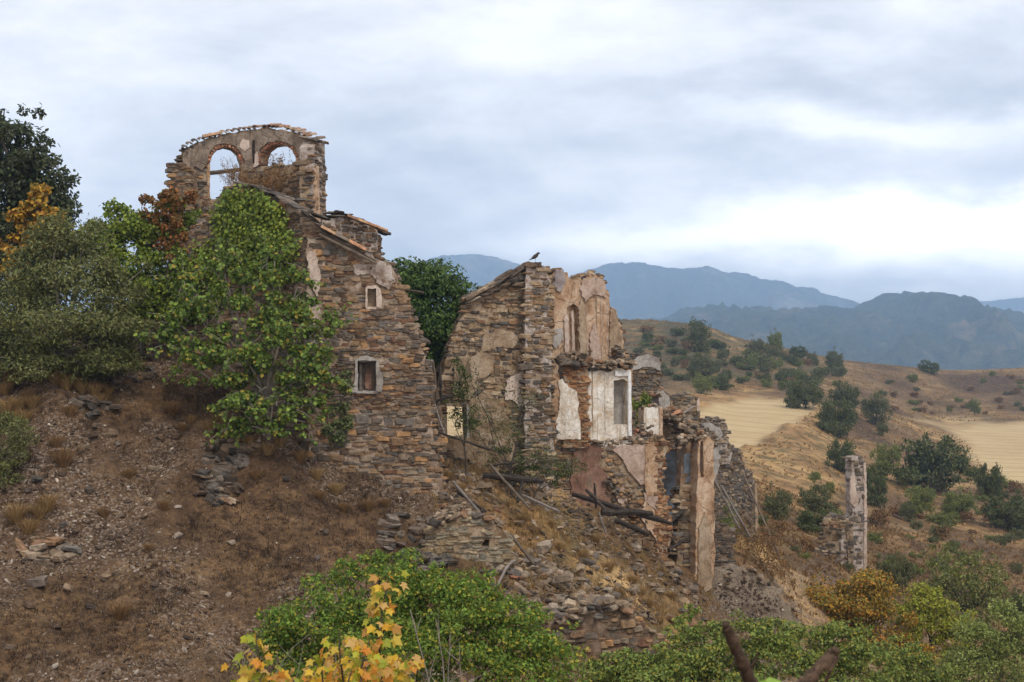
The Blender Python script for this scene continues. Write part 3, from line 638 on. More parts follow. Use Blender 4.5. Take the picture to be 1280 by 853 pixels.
def slates_along(parent, pl, line, rr, rows=2, L=(.2, .44), th=(.03, .075), over=.22, name='roof_slate', mat='slate', slope=None, drop=.0):
    pts = pl.poly(line)
    for a, b in zip(pts, pts[1:]):
        a, b = Vector(a), Vector(b); Ln = (b - a).length; ang = math.atan2(b.y - a.y, b.x - a.x)
        for r_ in range(rows):
            s_ = rr.uniform(0, .2)
            while s_ < Ln:
                l_ = rr.uniform(*L); q = a + (b - a) * ((s_ + l_ / 2) / Ln); d_ = rr.uniform(.35, .55)
                Mx = Matrix.Translation(pl.w(q.x, q.y + rr.uniform(-.02, .05) + .03, -over + d_ / 2 + r_ * .36 + rr.uniform(-.06, .06))) @ pl.frame @ Matrix.Rotation(-ang + rr.gauss(0, .07), 4, 'Y') @ Matrix.Rotation(rr.gauss(0, .12), 4, 'Z') @ Matrix.Rotation(rr.gauss(0, .05), 4, 'X') @ Matrix.Diagonal((l_, d_, rr.uniform(*th), 1))
                link(name, shared('rock', rr.randrange(len(ROCKS)), M[mat]), None, parent, Mx); s_ += l_ * rr.uniform(.55, .85)
def rubble_on(parent, pl, line, rr, n_, spread=(.25, .12), size=(.12, .4), depth=(-.1, .5), mat='rubble', name='rubble_stone', most=60, smallest=.24):
    """loose stones heaped along a line"""
    pts = pl.poly(line); lst = []
    seg = [(Vector(a), Vector(b)) for a, b in zip(pts, pts[1:])]; wts = [(b - a).length for a, b in seg]
    for _ in range(n_):
        a, b = rr.choices(seg, wts)[0]; q = a + (b - a) * rr.random(); w_ = rr.triangular(size[0], size[1], size[0])
        Mx = Matrix.Translation(pl.w(q.x + rr.gauss(0, .05), q.y + rr.uniform(-spread[1], spread[1]), rr.uniform(*depth))) @ Matrix.Rotation(rr.uniform(0, 6.3), 4, 'Z') @ Matrix.Rotation(rr.gauss(0, .3), 4, 'X') @ Matrix.Rotation(rr.gauss(0, .3), 4, 'Y') @ Matrix.Diagonal((w_, w_ * rr.uniform(.5, .9), w_ * rr.uniform(.25, .6), 1))
        lst.append((Mx, rr.randrange(len(CHUNKS)), w_))
    emit(lst, M[mat], parent, name, 'small_rubble', 'chunk', most, smallest)

# ================================================================== THE RUINS
# ---- front house: big stone gable with two windows
house = thing('ruined_house', 'tall rough stone gable wall with two small windows, ivy over its left half', 'ruined house', base_of(470, 42.5))
WIN = [(447, 489), (470, 489), (470, 451), (447, 451)]
NICHE = [(459, 384), (470, 384), (470, 361), (459, 361)]
plA, wA = wall(house, 'front_wall', (390, 42), (548, 42.7),
    [(384, 640), (386, 560), (385, 420), (383, 300), (371, 262), (385, 272), (400, 285), (411, 291), (432, 306), (468, 324), (486, 328), (494, 340), (503, 360), (512, 388), (517, 402), (524, 424), (531, 446), (535, 470), (538, 505), (541, 540), (546, 570), (552, 600), (560, 640), (556, 690), (470, 660)],
    [WIN, NICHE], .7, 'mortar', 'brown', [[(486, 330), (494, 341), (503, 361), (512, 389), (517, 403), (524, 425), (531, 447), (535, 471), (538, 506), (541, 541), (546, 571), (552, 601), (560, 632)]], seed=11, most=290, smallest=.24, gap=.05,
    h=(.05, .175), w=(.13, .54), avoid=[[(440, 494), (478, 494), (478, 446), (440, 446)], [(384, 440), (398, 436), (402, 410), (396, 380), (388, 330), (396, 312), (383, 302), (380, 420)]])
plL, wL = wall(house, 'side_wall', (225, 44.5), (388, 42.05),
    [(392, 640), (388, 420), (386, 290), (371, 262), (345, 247), (322, 237), (300, 230), (286, 232), (272, 246), (262, 272), (240, 285), (226, 300), (214, 330), (200, 360), (150, 385), (135, 560), (240, 600)],
    [], .7, 'mortar', 'brown', [[(262, 272), (240, 285), (226, 300), (214, 330), (200, 360), (150, 385)]], seed=12, most=90, smallest=.3, gap=.10, h=(.06, .16))
rr = random.Random(5)
patch(house, 'plaster_patch', plA, [(384, 318), (394, 312), (399, 335), (401, 358), (396, 372), (387, 352)], 'plaster_pale', .035, .06, .03, .07, 5)
patch(house, 'plaster_patch', plA, [(386, 382), (396, 376), (402, 396), (397, 410), (387, 412)], 'plaster_pale', .03, .06, .02, .07, 6)
patch(house, 'plaster_patch', plA, [(381, 420), (395, 418), (396, 432), (386, 438), (380, 430)], 'plaster_grey', .04, .07, .02, .07, 7)
patch(house, 'plaster_patch', plA, [(440, 332), (476, 328), (488, 333), (493, 352), (486, 362), (474, 356), (462, 343), (446, 345)], 'mortar_pale', .012, .05, .04, .08, 8)
# windows
wf = box_px(house, 'window', plA, 447, 451, 470, 489, 'wood_brown', -.34, .05, .003)
for x0, x1 in ((447.4, 452), (452.6, 457), (457.6, 463.5), (464, 469.6)): box_px(wf, 'plank', plA, x0, 453, x1, 488.5, 'wood_brown', -.30, .035, .006)
box_px(wf, 'brick_infill', plA, 457.5, 462, 465.5, 486, 'plaster_red', -.245, .05, .03, step=.07)
box_px(wf, 'shutter_board', plA, 450, 455, 453, 488, 'wood_grey', -.20, .05, .006)
patch(house, 'window_surround', plA, [(440, 491), (437, 488), (443, 478), (444, 450), (452, 446), (458, 444), (468, 449), (473, 451), (474, 462), (479, 472), (477, 490), (470, 489.5), (470, 451), (447, 451), (447, 490.5)], 'plaster_grey', .05, .12, .012, .1, 4)
box_px(house, 'window_sill', plA, 445, 488.6, 472, 492, 'plaster_grey', .075, .4, .01)
box_px(house, 'lintel', plA, 446, 449.5, 471, 453, 'wood_grey', .03, .5, .006)
nb = box_px(house, 'niche', plA, 459, 361, 470, 384, 'plaster_tan', -.22, .06, .004)
patch(house, 'niche_surround', plA, [(457, 386), (456.5, 360), (459, 357.5), (470, 357), (475, 361), (478, 374), (476, 386), (470, 384), (470, 361), (459, 361), (459, 384)], 'plaster_pale', .035, .10, .012, .08, 9)
box_px(house, 'niche_sill', plA, 457, 384, 475, 387, 'plaster_pale', .04, .3, .01)
# roof edge: slates stepping down to the right, then the tiled lean-to edge
slates_along(house, plL, [(290, 231), (322, 236), (346, 247), (372, 262)], rr, 2)
slates_along(house, plA, [(371, 262), (386, 273), (400, 285), (409, 292)], rr, 1, over=.3)
slates_along(house, plA, [(383, 266), (398, 272), (410, 273)], rr, 2, over=.35, L=(.4, .75))
lo, hi = plA.uv(402, 291), plA.uv(468, 325)
dirv = (Vector((hi[0], hi[1])) - Vector((lo[0], lo[1]))); Lr = dirv.length; dirv.normalize()
for k in range(3):
    for r_ in range(2):
        q = Vector(lo) + dirv * (.25 + k * .46 + rr.uniform(-.03, .03)); ax3 = plA.d * dirv.x + Vector((0, 0, dirv.y))
        tile(house, plA.w(q.x, q.y + .10, -.24 + r_ * .22), ax3, .56, .24, 'tileclay' if r_ == 0 and k != 1 else 'tile', rr.gauss(0, .08))
for q in ((.0, .05), (.09, -.03)):
    a, b = Vector(lo) - dirv * .1, Vector(lo) + dirv * (Lr + .05)
    beam('', plA.w(a.x, a.y - .02 - q[0], -.2 + q[1]), plA.w(b.x, b.y - .02 - q[0], -.2 + q[1]), .05, 'wood_brown', name='eaves_beam', parent=house, rough=.2)
# ---- lean-to behind with its own tiled edge
lean = thing('ruined_annex', 'small pale stone annex with broken tile edge right of the bell tower', 'ruined annex', (*at(442, 0, 46).xy, at(0, 340, 46).z))
plB, wB = wall(lean, 'wall', (404, 45.6), (474, 46.2), [(400, 345), (402, 276), (418, 268), (440, 271), (472, 288), (474, 330), (474, 350)], (), 2.4, 'mortar_pale', 'brown', [[(474, 290), (475, 326)]], seed=21, gap=.30, most=60, h=(.06, .14), w=(.12, .34))
slates_along(lean, plB, [(407, 266), (418, 267), (432, 270)], rr, 2, over=.2)
a, b = Vector(plB.uv(433, 273)), Vector(plB.uv(480, 291)); dv = (b - a); n_ = 4
for k in range(n_):
    q = a + dv * ((k + .5) / n_); ax3 = plB.d * dv.x + Vector((0, 0, dv.y))
    tile(lean, plB.w(q.x, q.y + .02, -.22), ax3, .42, .26, 'tileclay' if k in (1, 2, 3) else 'tile', rr.gauss(0, .06))
    
    tile(lean, plB.w(q.x, q.y + .07, .32), ax3, .42, .26, 'tile', rr.gauss(0, .1))
slates_along(lean, plB, [(430, 270), (448, 276), (462, 281), (481, 290)], rr, 2, over=-.05, L=(.16, .32), th=(.06, .13))
# ---- bell tower: the inside corner of two walls with an arch each
tower = thing('ruined_bell_tower', 'roofless bell tower corner with two arched openings at the highest point', 'ruined tower', (*at(318, 0, 48).xy, at(0, 290, 48).z))
ARC1 = [(263, 249), (262, 222), (262, 206), (265, 195), (272, 187), (281, 184), (290, 186.5), (297, 193), (301, 205), (302, 249)]
ARC2 = [(327, 208), (327, 198), (331, 189), (339, 183), (348, 181), (357, 182.5), (365, 188), (370, 198), (370, 208)]
plT, wT = wall(tower, 'left_wall', (228, 47.9), (319, 48.7), [(218, 300), (226, 258), (229, 240), (228, 203), (229, 190), (238, 182), (252, 176), (275, 169), (300, 165), (319, 162), (319, 300)], [ARC1], .4, 'mortar_tan', 'brown', [[(229, 205), (230, 190)]], seed=31, most=60, smallest=.26, gap=.14,
    avoid=[[(229, 205), (229, 188), (252, 174), (300, 163), (320, 161), (320, 210), (300, 210), (298, 190), (281, 180), (266, 188), (262, 208)]])
plU, wU = wall(tower, 'right_wall', (317, 48.7), (392, 47.7), [(317, 300), (317, 162), (336, 160), (352, 162), (366, 166), (380, 171), (394, 176), (396, 300)], [ARC2], .4, 'mortar_tan', 'brown', [], seed=32, most=80, smallest=.26, gap=.10,
    avoid=[[(316, 214), (316, 160), (336, 158), (366, 164), (396, 174), (396, 196), (372, 200), (362, 184), (349, 179), (334, 184), (329, 212)]])
patch(tower, 'plaster', plT, [(229, 214), (228, 190), (240, 183), (275, 171), (300, 167), (319, 164), (319, 208), (312, 215), (304, 214), (305, 203), (300, 190), (292, 182), (281, 179.5), (270, 182), (262, 190), (258, 206), (252, 214), (244, 208), (238, 214)], 'plaster_brown', .03, .06, .02, .12, 31)
patch(tower, 'plaster', plU, [(317, 206), (317, 164), (336, 162), (352, 164), (366, 168), (380, 173), (394, 178), (394, 190), (384, 198), (375, 194), (371, 185), (360, 178), (348, 176.5), (336, 179), (327, 186), (322.5, 198), (321, 208)], 'plaster_brown', .03, .06, .02, .12, 32)
patch(tower, 'plaster_patch', plU, [(318.5, 210), (319, 196), (324, 190), (325, 207)], 'plaster_pale', .045, .07, .02, .08, 33)
patch(tower, 'plaster_patch', plT, [(299, 184), (303, 174), (311, 176), (312, 184), (305, 190)], 'plaster_pale', .045, .05, .02, .08, 34)
def arch_ring(pl, pts, parent, n_, mat='brick', w_=.13):
    q = [Vector(p_) for p_ in pl.poly(pts)]; ln = [0]
    for a, b in zip(q, q[1:]): ln.append(ln[-1] + (b - a).length)
    c_ = sum(q, Vector((0, 0))) / len(q)
    for k in range(n_):
        s_ = (k + .5) / n_ * ln[-1]; i = max(j for j in range(len(ln) - 1) if ln[j] <= s_); p_ = q[i] + (q[i + 1] - q[i]) * ((s_ - ln[i]) / (ln[i + 1] - ln[i])); tdir = (q[i + 1] - q[i]).normalized()
        nr = Vector((-tdir.y, tdir.x)); nr = nr if nr.dot(p_ - c_) > 0 else -nr; p_ = p_ + nr * (w_ * .5); ang = math.atan2(tdir.y, tdir.x)
        Mx = Matrix.Translation(pl.w(p_.x, p_.y, .17)) @ pl.frame @ Matrix.Rotation(-ang + rr.gauss(0, .03), 4, 'Y') @ Matrix.Diagonal((ln[-1] / n_ * .9, .45, w_ * rr.uniform(.9, 1.05), 1))
        link('arch_brick', shared('rock', rr.randrange(len(ROCKS)), M[mat]), None, parent, Mx)
arch_ring(plT, ARC1[2:9], wT, 16); arch_ring(plU, ARC2, wU, 17)
box_px(tower, 'plaster_jamb', plT, 259, 206, 262.5, 248, 'plaster_pink', .04, .46, .012)
beam('', plT.w(*plT.uv(260, 216), .2), plT.w(*plT.uv(304, 211), .2), .075, 'wood_brown', name='timber_lintel', parent=tower, rough=.05)
beam('', plT.w(*plT.uv(317.5, 205), -.06), plT.w(*plT.uv(317, 176), -.06), .07, 'wood_black', name='corner_post', parent=tower, rough=.06)
plT2, wT2 = wall(tower, 'broken_stub', (213, 47.6), (240, 47.4), [(212, 300), (213, 262), (214, 235), (214, 206), (228, 203), (236, 212), (238, 228), (241, 262), (241, 300)], (), .55, 'mortar_dark', 'brown', [[(213, 262), (214, 206), (228, 204)]], seed=33, most=50, smallest=.24)
plT3, wT3 = wall(tower, 'corner_pier', (374, 47.2), (394, 47.2), [(374, 305), (375, 210), (378, 202), (392, 196), (393, 305)], (), .55, 'mortar_tan', 'tan', [[(375, 206), (392, 199)]], seed=34, most=60, smallest=.22, gap=.04, w=(.2, .5))
plT4, wT4 = wall(tower, 'corner_strip', (392, 47.15), (408, 48.2), [(392, 305), (392, 185), (396, 178), (406, 180), (408, 305)], (), .5, 'mortar_pale', 'brown', [], seed=35, most=40, gap=.35, smallest=.24)
patch(tower, 'plaster_jamb', plT4, [(392, 300), (392, 215), (396, 208), (398, 300)], 'plaster_pink', .03, .05, .02, .1, 36)
for pl, ln in ((plT, [(229, 187), (240, 180), (256, 174), (276, 168), (300, 163.5), (319, 161)]), (plU, [(317, 161), (336, 159), (352, 161), (366, 164.5), (380, 170), (396, 176)]), (plT4, [(393, 177), (407, 181)])):
    q = [Vector(p_) for p_ in pl.poly(ln)]
    for a, b in zip(q, q[1:]):
        L_ = (b - a).length; k_ = max(1, round(L_ / .20))
        for k in range(k_):
            p_ = a + (b - a) * ((k + .5) / k_)
            if rr.random() < .12: continue
            tile(tower, pl.w(p_.x, p_.y + .04 + rr.uniform(-.02, .02), .06), -pl.n + Vector((0, 0, .22 + rr.gauss(0, .05))), .36, .21, 'tile', rr.gauss(0, .12))
            tile(tower, pl.w(p_.x, p_.y + .10 + rr.uniform(-.02, .02), .36), -pl.n + Vector((0, 0, .22)), .40, .21, 'tile', rr.gauss(0, .12))
q0, q1 = plT.uv(253, 175), plT.uv(276, 170); tile(tower, plT.w((q0[0] + q1[0]) / 2, (q0[1] + q1[1]) / 2 + .05, -.1), plT.d * (q1[0] - q0[0]) + Vector((0, 0, q1[1] - q0[1])), .62, .28, 'tileclay')
tile(tower, plU.w(*plU.uv(330, 160), .1), plU.d + Vector((0, 0, .35)), .55, .2, 'tileclay')
rubble_on(tower, plT, [(229, 189), (252, 178)], rr, 10, (.1, .06), (.1, .25)); rubble_on(tower, plU, [(366, 207), (338, 207)], rr, 14, (.1, .06), (.12, .28), (0, .4), 'tan')
# ---- middle stone house
mid = thing('ruined_stone_house', 'square topped stone gable with broken slab slope and patches of old plaster', 'ruined house', base_of(640, 47))
HOLE = [(559, 546), (584, 546), (583, 509), (559, 508)]
plC, wC = wall(mid, 'front_wall', (555, 46.6), (690, 47.6),
    [(548, 620), (549, 500), (556, 455), (566, 420), (580, 388), (586, 372), (606, 362), (632, 350), (656, 339), (660, 336), (662, 640), (600, 640)], [HOLE], .6, 'mortar_tan', 'tan', [[(586, 373), (606, 363), (632, 351), (656, 340)]], seed=41, most=230, smallest=.25, gap=.22, h=(.05, .145), w=(.14, .46))
plC2, wC2 = wall(mid, 'corner_pier', (655, 47.0), (690, 47.2), [(656, 650), (657, 345), (658, 334), (683, 332), (687, 350), (688, 420), (689, 520), (693, 600), (694, 650)], (), .7, 'mortar_pale', 'tan', [[(683, 334), (687, 351), (688, 421), (689, 521), (692, 600)]], seed=42, most=150, smallest=.22, gap=.05, w=(.18, .5), h=(.06, .16))
box_px(mid, 'cap_stone', plC2, 656, 328, 676, 334, 'mortar_dark', .1, .8, .03, step=.1)
for (x, y, w_, h_, an) in ((592, 369, .55, .14, .45), (601, 363, .62, .13, .42), (611, 359, .5, .16, .40), (622, 354, .7, .12, .45), (633, 347, .6, .20, .5), (645, 341, .85, .17, .62), (640, 351, .5, .22, .3), (652, 347, .4, .2, .2), (629, 358, .45, .16, .3), (606, 368, .5, .12, .35), (590, 375, .5, .1, .4), (618, 362, .5, .12, .3), (648, 356, .42, .16, .1)):
    for dp in (.0, .4):
        u_, v_ = plC.uv(x, y)
        Mx = Matrix.Translation(plC.w(u_ + rr.uniform(-.08, .08), v_ + rr.uniform(-.04, .04), dp)) @ plC.frame @ Matrix.Rotation(-an + rr.gauss(0, .06), 4, 'Y') @ Matrix.Rotation(rr.gauss(0, .15), 4, 'Z') @ Matrix.Diagonal((w_, .5, h_, 1))
        link('roof_slab', shared('rock', rr.randrange(len(ROCKS)), M['rubble'] if rr.random() < .6 else M['slate']), None, mid, Mx)
for i, (o_, mt, pr) in enumerate([
    ([(584, 448), (600, 440), (618, 446), (616, 462), (604, 474), (588, 476), (578, 468)], 'plaster_tan', .03), ([(655, 438), (674, 433), (674, 462), (668, 468), (655, 464)], 'plaster_grey', .10),
    ([(633, 476), (650, 464), (672, 472), (668, 488), (654, 496), (650, 512), (640, 500), (630, 500)], 'plaster_pale', .03), ([(604, 420), (622, 412), (640, 416), (650, 424), (640, 436), (620, 434), (600, 442)], 'plaster_tan', .03), ([(560, 560), (600, 540), (640, 548), (652, 580), (640, 600), (590, 600)], 'plaster_tan', .0),
    ([(568, 452), (586, 446), (588, 470), (600, 480), (586, 500), (566, 500)], 'plaster_tan', .03), ([(586, 500), (606, 488), (628, 504), (640, 540), (636, 580), (600, 590), (588, 560)], 'mortar_tan', .012)]):
    patch(mid, 'plaster_patch', plC, o_, mt, pr, .06 if pr < .1 else .14, .03, .09, 50 + i)
box_px(mid, 'door_jamb', plC, 583.5, 505, 588, 548, 'plaster_grey', .03, .4, .015)
# ---- doorway remains between front house and middle house
gap = thing('collapsed_doorway', 'leaning timber posts and plaster stub between the two stone gables', 'doorway', (*at(545, 0, 45).xy, at(0, 555, 45).z))
plG, wG = wall(gap, 'wall_stub', (528, 44.6), (552, 44.9), [(526, 560), (527, 450), (541, 450), (545, 482), (552, 500), (553, 560)], (), .35, 'mortar_dark', 'brown', [], seed=51, most=12, avoid=[[(526, 484), (526, 448), (542, 448), (546, 484)]])
patch(gap, 'plaster_panel', plG, [(528, 482), (529, 450), (540, 450), (543, 482)], 'plaster_mauve', .03, .05, .02, .1, 51)
for a, b, r_, mt in (((541, 452, 44.5), (546, 500, 44.5), .06, 'wood_brown'), ((550, 456, 44.5), (552, 505, 44.6), .055, 'wood_black'), ((536, 486, 44.4), (538, 512, 44.4), .09, 'wood_grey'), ((546, 498, 44.4), (548, 545, 44.4), .07, 'wood_brown'), ((543, 505, 44.2), (556, 545, 44.2), .035, 'wood_grey')):
    beam('', at(*a), at(*b), r_, mt, name='door_post', parent=gap)
beam('', at(532, 507, 44.3), at(566, 494, 44.3), .055, 'wood_black', name='fallen_lintel', parent=gap)
# ---- pink plastered room wall
pink = thing('pink_plaster_wall', 'tall crumbling pink plaster wall with ragged top and a narrow groove', 'ruined wall', (*at(735, 0, 50).xy, at(0, 560, 50).z))
GRO = [(709, 478), (709, 384), (717, 380), (722, 384), (724, 478)]; SLOT = [(687, 411), (687, 387), (692, 386), (693, 411)]
plD, wD = wall(pink, 'wall', (690, 49.4), (788, 51.2),
    [(684, 570), (686, 480), (686, 380), (687, 362), (692, 362), (692, 345), (693, 338), (703, 337), (706, 346), (709, 340), (712, 350), (720, 350), (727, 345), (742, 342), (752, 346), (756, 352), (758, 366), (761, 368), (763, 382), (768, 384), (772, 396), (777, 415), (781, 432), (784, 448), (790, 462), (790, 570)],
    [GRO, SLOT], .55, 'plaster_pink', None, [[(720, 351), (727, 346), (742, 343), (752, 347), (756, 354)], [(756, 352), (758, 366)], [(770, 392), (777, 416), (781, 433), (784, 449)], [(692, 350), (693, 340), (702, 338)]], seed=61, jit=.07, step=.13, most=60)
box_px(pink, 'groove_back', plD, 706, 378, 726, 480, 'plaster_pink', -.2, .1, .01, label='rosy plaster at the back of the groove')
box_px(pink, 'slot_back', plD, 684, 383, 696, 414, 'wood_grey', -.2, .08, .004)
patch(pink, 'plaster_edge', plD, [(705, 470), (704, 400), (706.5, 392), (709, 400), (709, 470)], 'plaster_pale', .045, .08, .02, .12, 62)
patch(pink, 'plaster_edge', plD, [(717.5, 470), (716, 392), (718.5, 388), (721, 470)], 'plaster_pale', -.07, .1, .02, .12, 63)
for i, (o_, mt) in enumerate([([(693, 338), (703, 337), (706, 346), (704, 358), (697, 366), (692, 356)], 'plaster_mauve'), ([(727, 350), (744, 346), (754, 352), (757, 372), (740, 368), (730, 378), (724, 362)], 'plaster_rose'), ([(724, 470), (722, 384), (726, 372), (731, 384), (732, 470)], 'plaster_tan'), ([(687, 412), (700, 410), (703, 424), (694, 436), (687, 430)], 'plaster_grey'), ([(760, 470), (762, 384), (768, 388), (776, 420), (780, 450), (776, 470)], 'plaster_tan'), ([(738, 480), (736, 420), (741, 404), (747, 420), (752, 480)], 'plaster_rose')]):
    patch(pink, 'plaster_patch', plD, o_, mt, .03, .06, .04, .08, 70 + i)
for x in (733, 745, 751, 759):   # long shakes in the plaster
    beam('', plD.w(*plD.uv(x, 366 + (x - 733) * .5), .0), plD.w(*plD.uv(x + 1.5, 452), .0), .028, 'plaster_rose' if x != 745 else 'plaster_tan', name='plaster_ridge', parent=pink, rough=.4)
rubble_on(pink, plD, [(722, 349), (742, 342), (754, 347)], rr, 30, (.2, .1), (.12, .34), (0, .5), 'rubble')
rubble_on(pink, plD, [(768, 432), (786, 458)], rr, 34, (.2, .2), (.1, .3), (-.15, .4), 'tan')
rubble_on(pink, plD, [(736, 448), (742, 452)], rr, 8, (.2, .3), (.1, .2), (-.1, .05), 'brown')
# ---- white room
white = thing('white_room', 'whitewashed room wall with narrow doorway beside a bare stone pier', 'ruined room', (*at(750, 0, 48.5).xy, at(0, 555, 48.5).z))
DOOR = [(767, 531), (784, 531), (784, 477), (779, 474), (767, 476)]
plE, wE = wall(white, 'wall', (733, 48.45), (790, 49.0), [(733, 560), (734, 500), (735, 456), (745, 462), (760, 458), (776, 462), (788, 463), (789, 560)], [DOOR], .35, 'plaster_white', None, [], seed=71, jit=.03)
box_px(white, 'door_recess', plE, 764, 470, 786, 534, 'plaster_grey', -.42, .06, .004)
patch(white, 'limewash_strip', plE, [(784.5, 545), (784.5, 470), (768, 470), (768, 464), (788, 463.5), (789, 545)], 'plaster_limewash', .02, .05, .006, .2, 72)
for x, l in ((740, 548), (746.5, 552), (756, 545)): beam('', plE.w(*plE.uv(x, 463), .005), plE.w(*plE.uv(x + 1, l), .005), .022, 'plaster_white' if x != 740 else 'plaster_tan', name='plaster_ridge', parent=white, rough=.4)
box_px(white, 'wood_jamb', plE, 786, 531, 789, 552, 'wood_brown', .05, .2, .01)
plE2, wE2 = wall(white, 'stone_pier', (700, 48.0), (738, 48.3), [(704, 560), (705, 500), (704, 456), (712, 452), (730, 452), (735, 456), (735, 560)], (), .5, 'mortar_tan', 'orange', [], seed=73, most=60, smallest=.2, gap=.06, h=(.06, .14), w=(.16, .42))
patch(white, 'plaster_patch', plE2, [(695, 549), (694, 530), (698, 512), (699, 490), (696, 476), (702, 474), (710, 484), (719, 488), (723, 504), (721, 512), (725, 530), (725, 549)], 'plaster_white', .05, .1, .02, .08, 73)
patch(white, 'plaster_patch', plE2, [(687, 552), (688, 470), (698, 468), (702, 490), (703, 520), (697, 552)], 'plaster_pink', .0, .12, .03, .1, 74)
rubble_on(white, plE2, [(698, 450), (716, 445), (736, 449)], rr, 70, (.15, .16), (.12, .36), (-.2, .4), 'rubble'); rubble_on(white, plE2, [(699, 453), (735, 454)], rr, 34, (.12, .05), (.2, .42), (-.2, .3), 'slate', most=20)
rubble_on(white, plE, [(735, 452), (760, 457), (792, 455)], rr, 90, (.15, .14), (.12, .34), (-.2, .4), 'rubble'); rubble_on(white, plE, [(770, 444), (784, 452)], rr, 44, (.15, .28), (.12, .34), (-.1, .5), 'brown')
box_px(white, 'charred_lintel', plE, 733, 459, 764, 464, 'wood_black', .09, .3, .04, step=.1)
# ---- lower storey: red room, pink panel, stone end, blue room
low = thing('ruined_lower_storey', 'open lower rooms with red and pink plaster and a dark blue back wall', 'ruined rooms', base_of(770, 49.5))
plH, wH = wall(low, 'front_wall', (690, 48.05), (838, 49.5), [(690, 650), (690, 551), (735, 553), (790, 550), (812, 546), (822, 544), (824, 560), (822, 640), (830, 720), (800, 720), (740, 690)], (), .5, 'mortar_tan', 'brown', [], seed=81, most=120, smallest=.24, gap=.22,
    avoid=[[(716, 560), (750, 560), (760, 600), (760, 640), (730, 640)], [(765, 558), (820, 556), (822, 610), (790, 604)]])
patch(low, 'plaster_panel', plH, [(716, 640), (712, 600), (716, 566), (736, 556), (752, 560), (748, 580), (758, 596), (762, 616), (760, 642), (756, 636), (746, 646), (734, 650)], 'plaster_red', .03, .06, .03, .1, 81, label='dark red plaster')
patch(low, 'plaster_panel', plH, [(765, 562), (778, 556), (812, 556), (814, 580), (817, 606), (800, 606), (785, 590), (778, 575)], 'plaster_rose', .03, .06, .02, .1, 82)
patch(low, 'plaster_panel', plH, [(804, 604), (806, 556), (818, 552), (821, 575), (820, 618), (808, 620)], 'plaster_pink', .05, .08, .015, .1, 83)
beam('', plH.w(*plH.uv(806, 558), -.06), plH.w(*plH.uv(811, 600), -.06), .025, 'plaster_white', name='plaster_ridge', parent=low, rough=.2)
patch(low, 'plaster_patch', plH, [(768, 612), (778, 608), (786, 622), (782, 632), (772, 628)], 'plaster_rose', .03, .06, .02, .08, 84)
patch(low, 'plaster_patch', plH, [(803, 616), (821, 620), (822, 640), (812, 632), (806, 628)], 'plaster_rose', .04, .06, .02, .08, 85)
patch(low, 'plaster_patch', plH, [(796, 640), (806, 626), (822, 644), (823, 680), (808, 660)], 'plaster_pink', .03, .06, .03, .08, 86)
plH2, wH2 = wall(low, 'broken_wall_end', (818, 49.2), (840, 49.5), [(820, 720), (821, 640), (820, 600), (819, 548), (830, 546), (836, 560), (828, 580), (826, 600), (830, 615), (836, 640), (838, 670), (834, 700), (838, 724)], (), .5, 'mortar_tan', 'orange', [[(833, 548), (835, 562), (828, 580), (826, 600), (830, 616), (835, 640), (837, 670), (833, 700)]], seed=82, most=80, smallest=.18, h=(.06, .15), w=(.14, .36), gap=.06)
plJ, wJ = wall(low, 'blue_wall', (815, 54.5), (870, 54.2), [(812, 680), (812, 555), (866, 555), (866, 680)], (), .3, 'plaster_blue', None, [], seed=83)
plJ2, wJ2 = wall(low, 'ceiling_ledge', (818, 51.5), (870, 51.2), [(818, 562), (818, 530), (850, 532), (872, 545), (872, 561)], (), 2.6, 'mortar_dark', 'rubble', [], seed=84, most=30)
plK, wK = wall(low, 'inner_wall', (851, 50.6), (882, 50.9), [(850, 720), (849, 640), (851, 606), (852, 562), (862, 552), (880, 550), (884, 720)], (), .4, 'plaster_pink', None, [], seed=85, jit=.03)
patch(low, 'plaster_patch', plK, [(854, 592), (854, 569), (860, 567), (868, 569), (868, 588), (861, 592)], 'plaster_sky', .025, .05, .015, .08, 87, label='pale blue limewash patch')
patch(low, 'plaster_patch', plK, [(856, 603), (860, 594), (867, 592), (868, 602)], 'plaster_sky', .02, .05, .015, .08, 88)
plK2, wK2 = wall(low, 'stone_pier', (845, 50.1), (874, 50.3), [(844, 735), (846, 690), (848, 650), (851, 606), (866, 606), (873, 620), (874, 735)], (), .5, 'mortar_tan', 'tan', [[(851, 608), (848, 650), (846, 690)]], seed=86, most=60, smallest=.22, gap=.05, w=(.2, .55), h=(.09, .2))
plP, wP = wall(low, 'plaster_pilaster', (870, 49.8), (896, 50.1), [(869, 750), (870, 640), (872, 604), (873, 552), (880, 546), (892, 545), (893, 640), (894, 700), (890, 735), (880, 740)], [[(876, 597), (874.5, 588), (875.5, 552), (879, 551), (880, 597)]], .55, 'plaster_pink', None, [], seed=87, jit=.03)
box_px(low, 'slot_back', plP, 873, 549, 881, 600, 'plaster_sky', -.25, .1, .005)
patch(low, 'plaster_patch', plP, [(871, 745), (873, 660), (880, 640), (888, 668), (889, 735)], 'plaster_tan', .02, .05, .03, .12, 89)
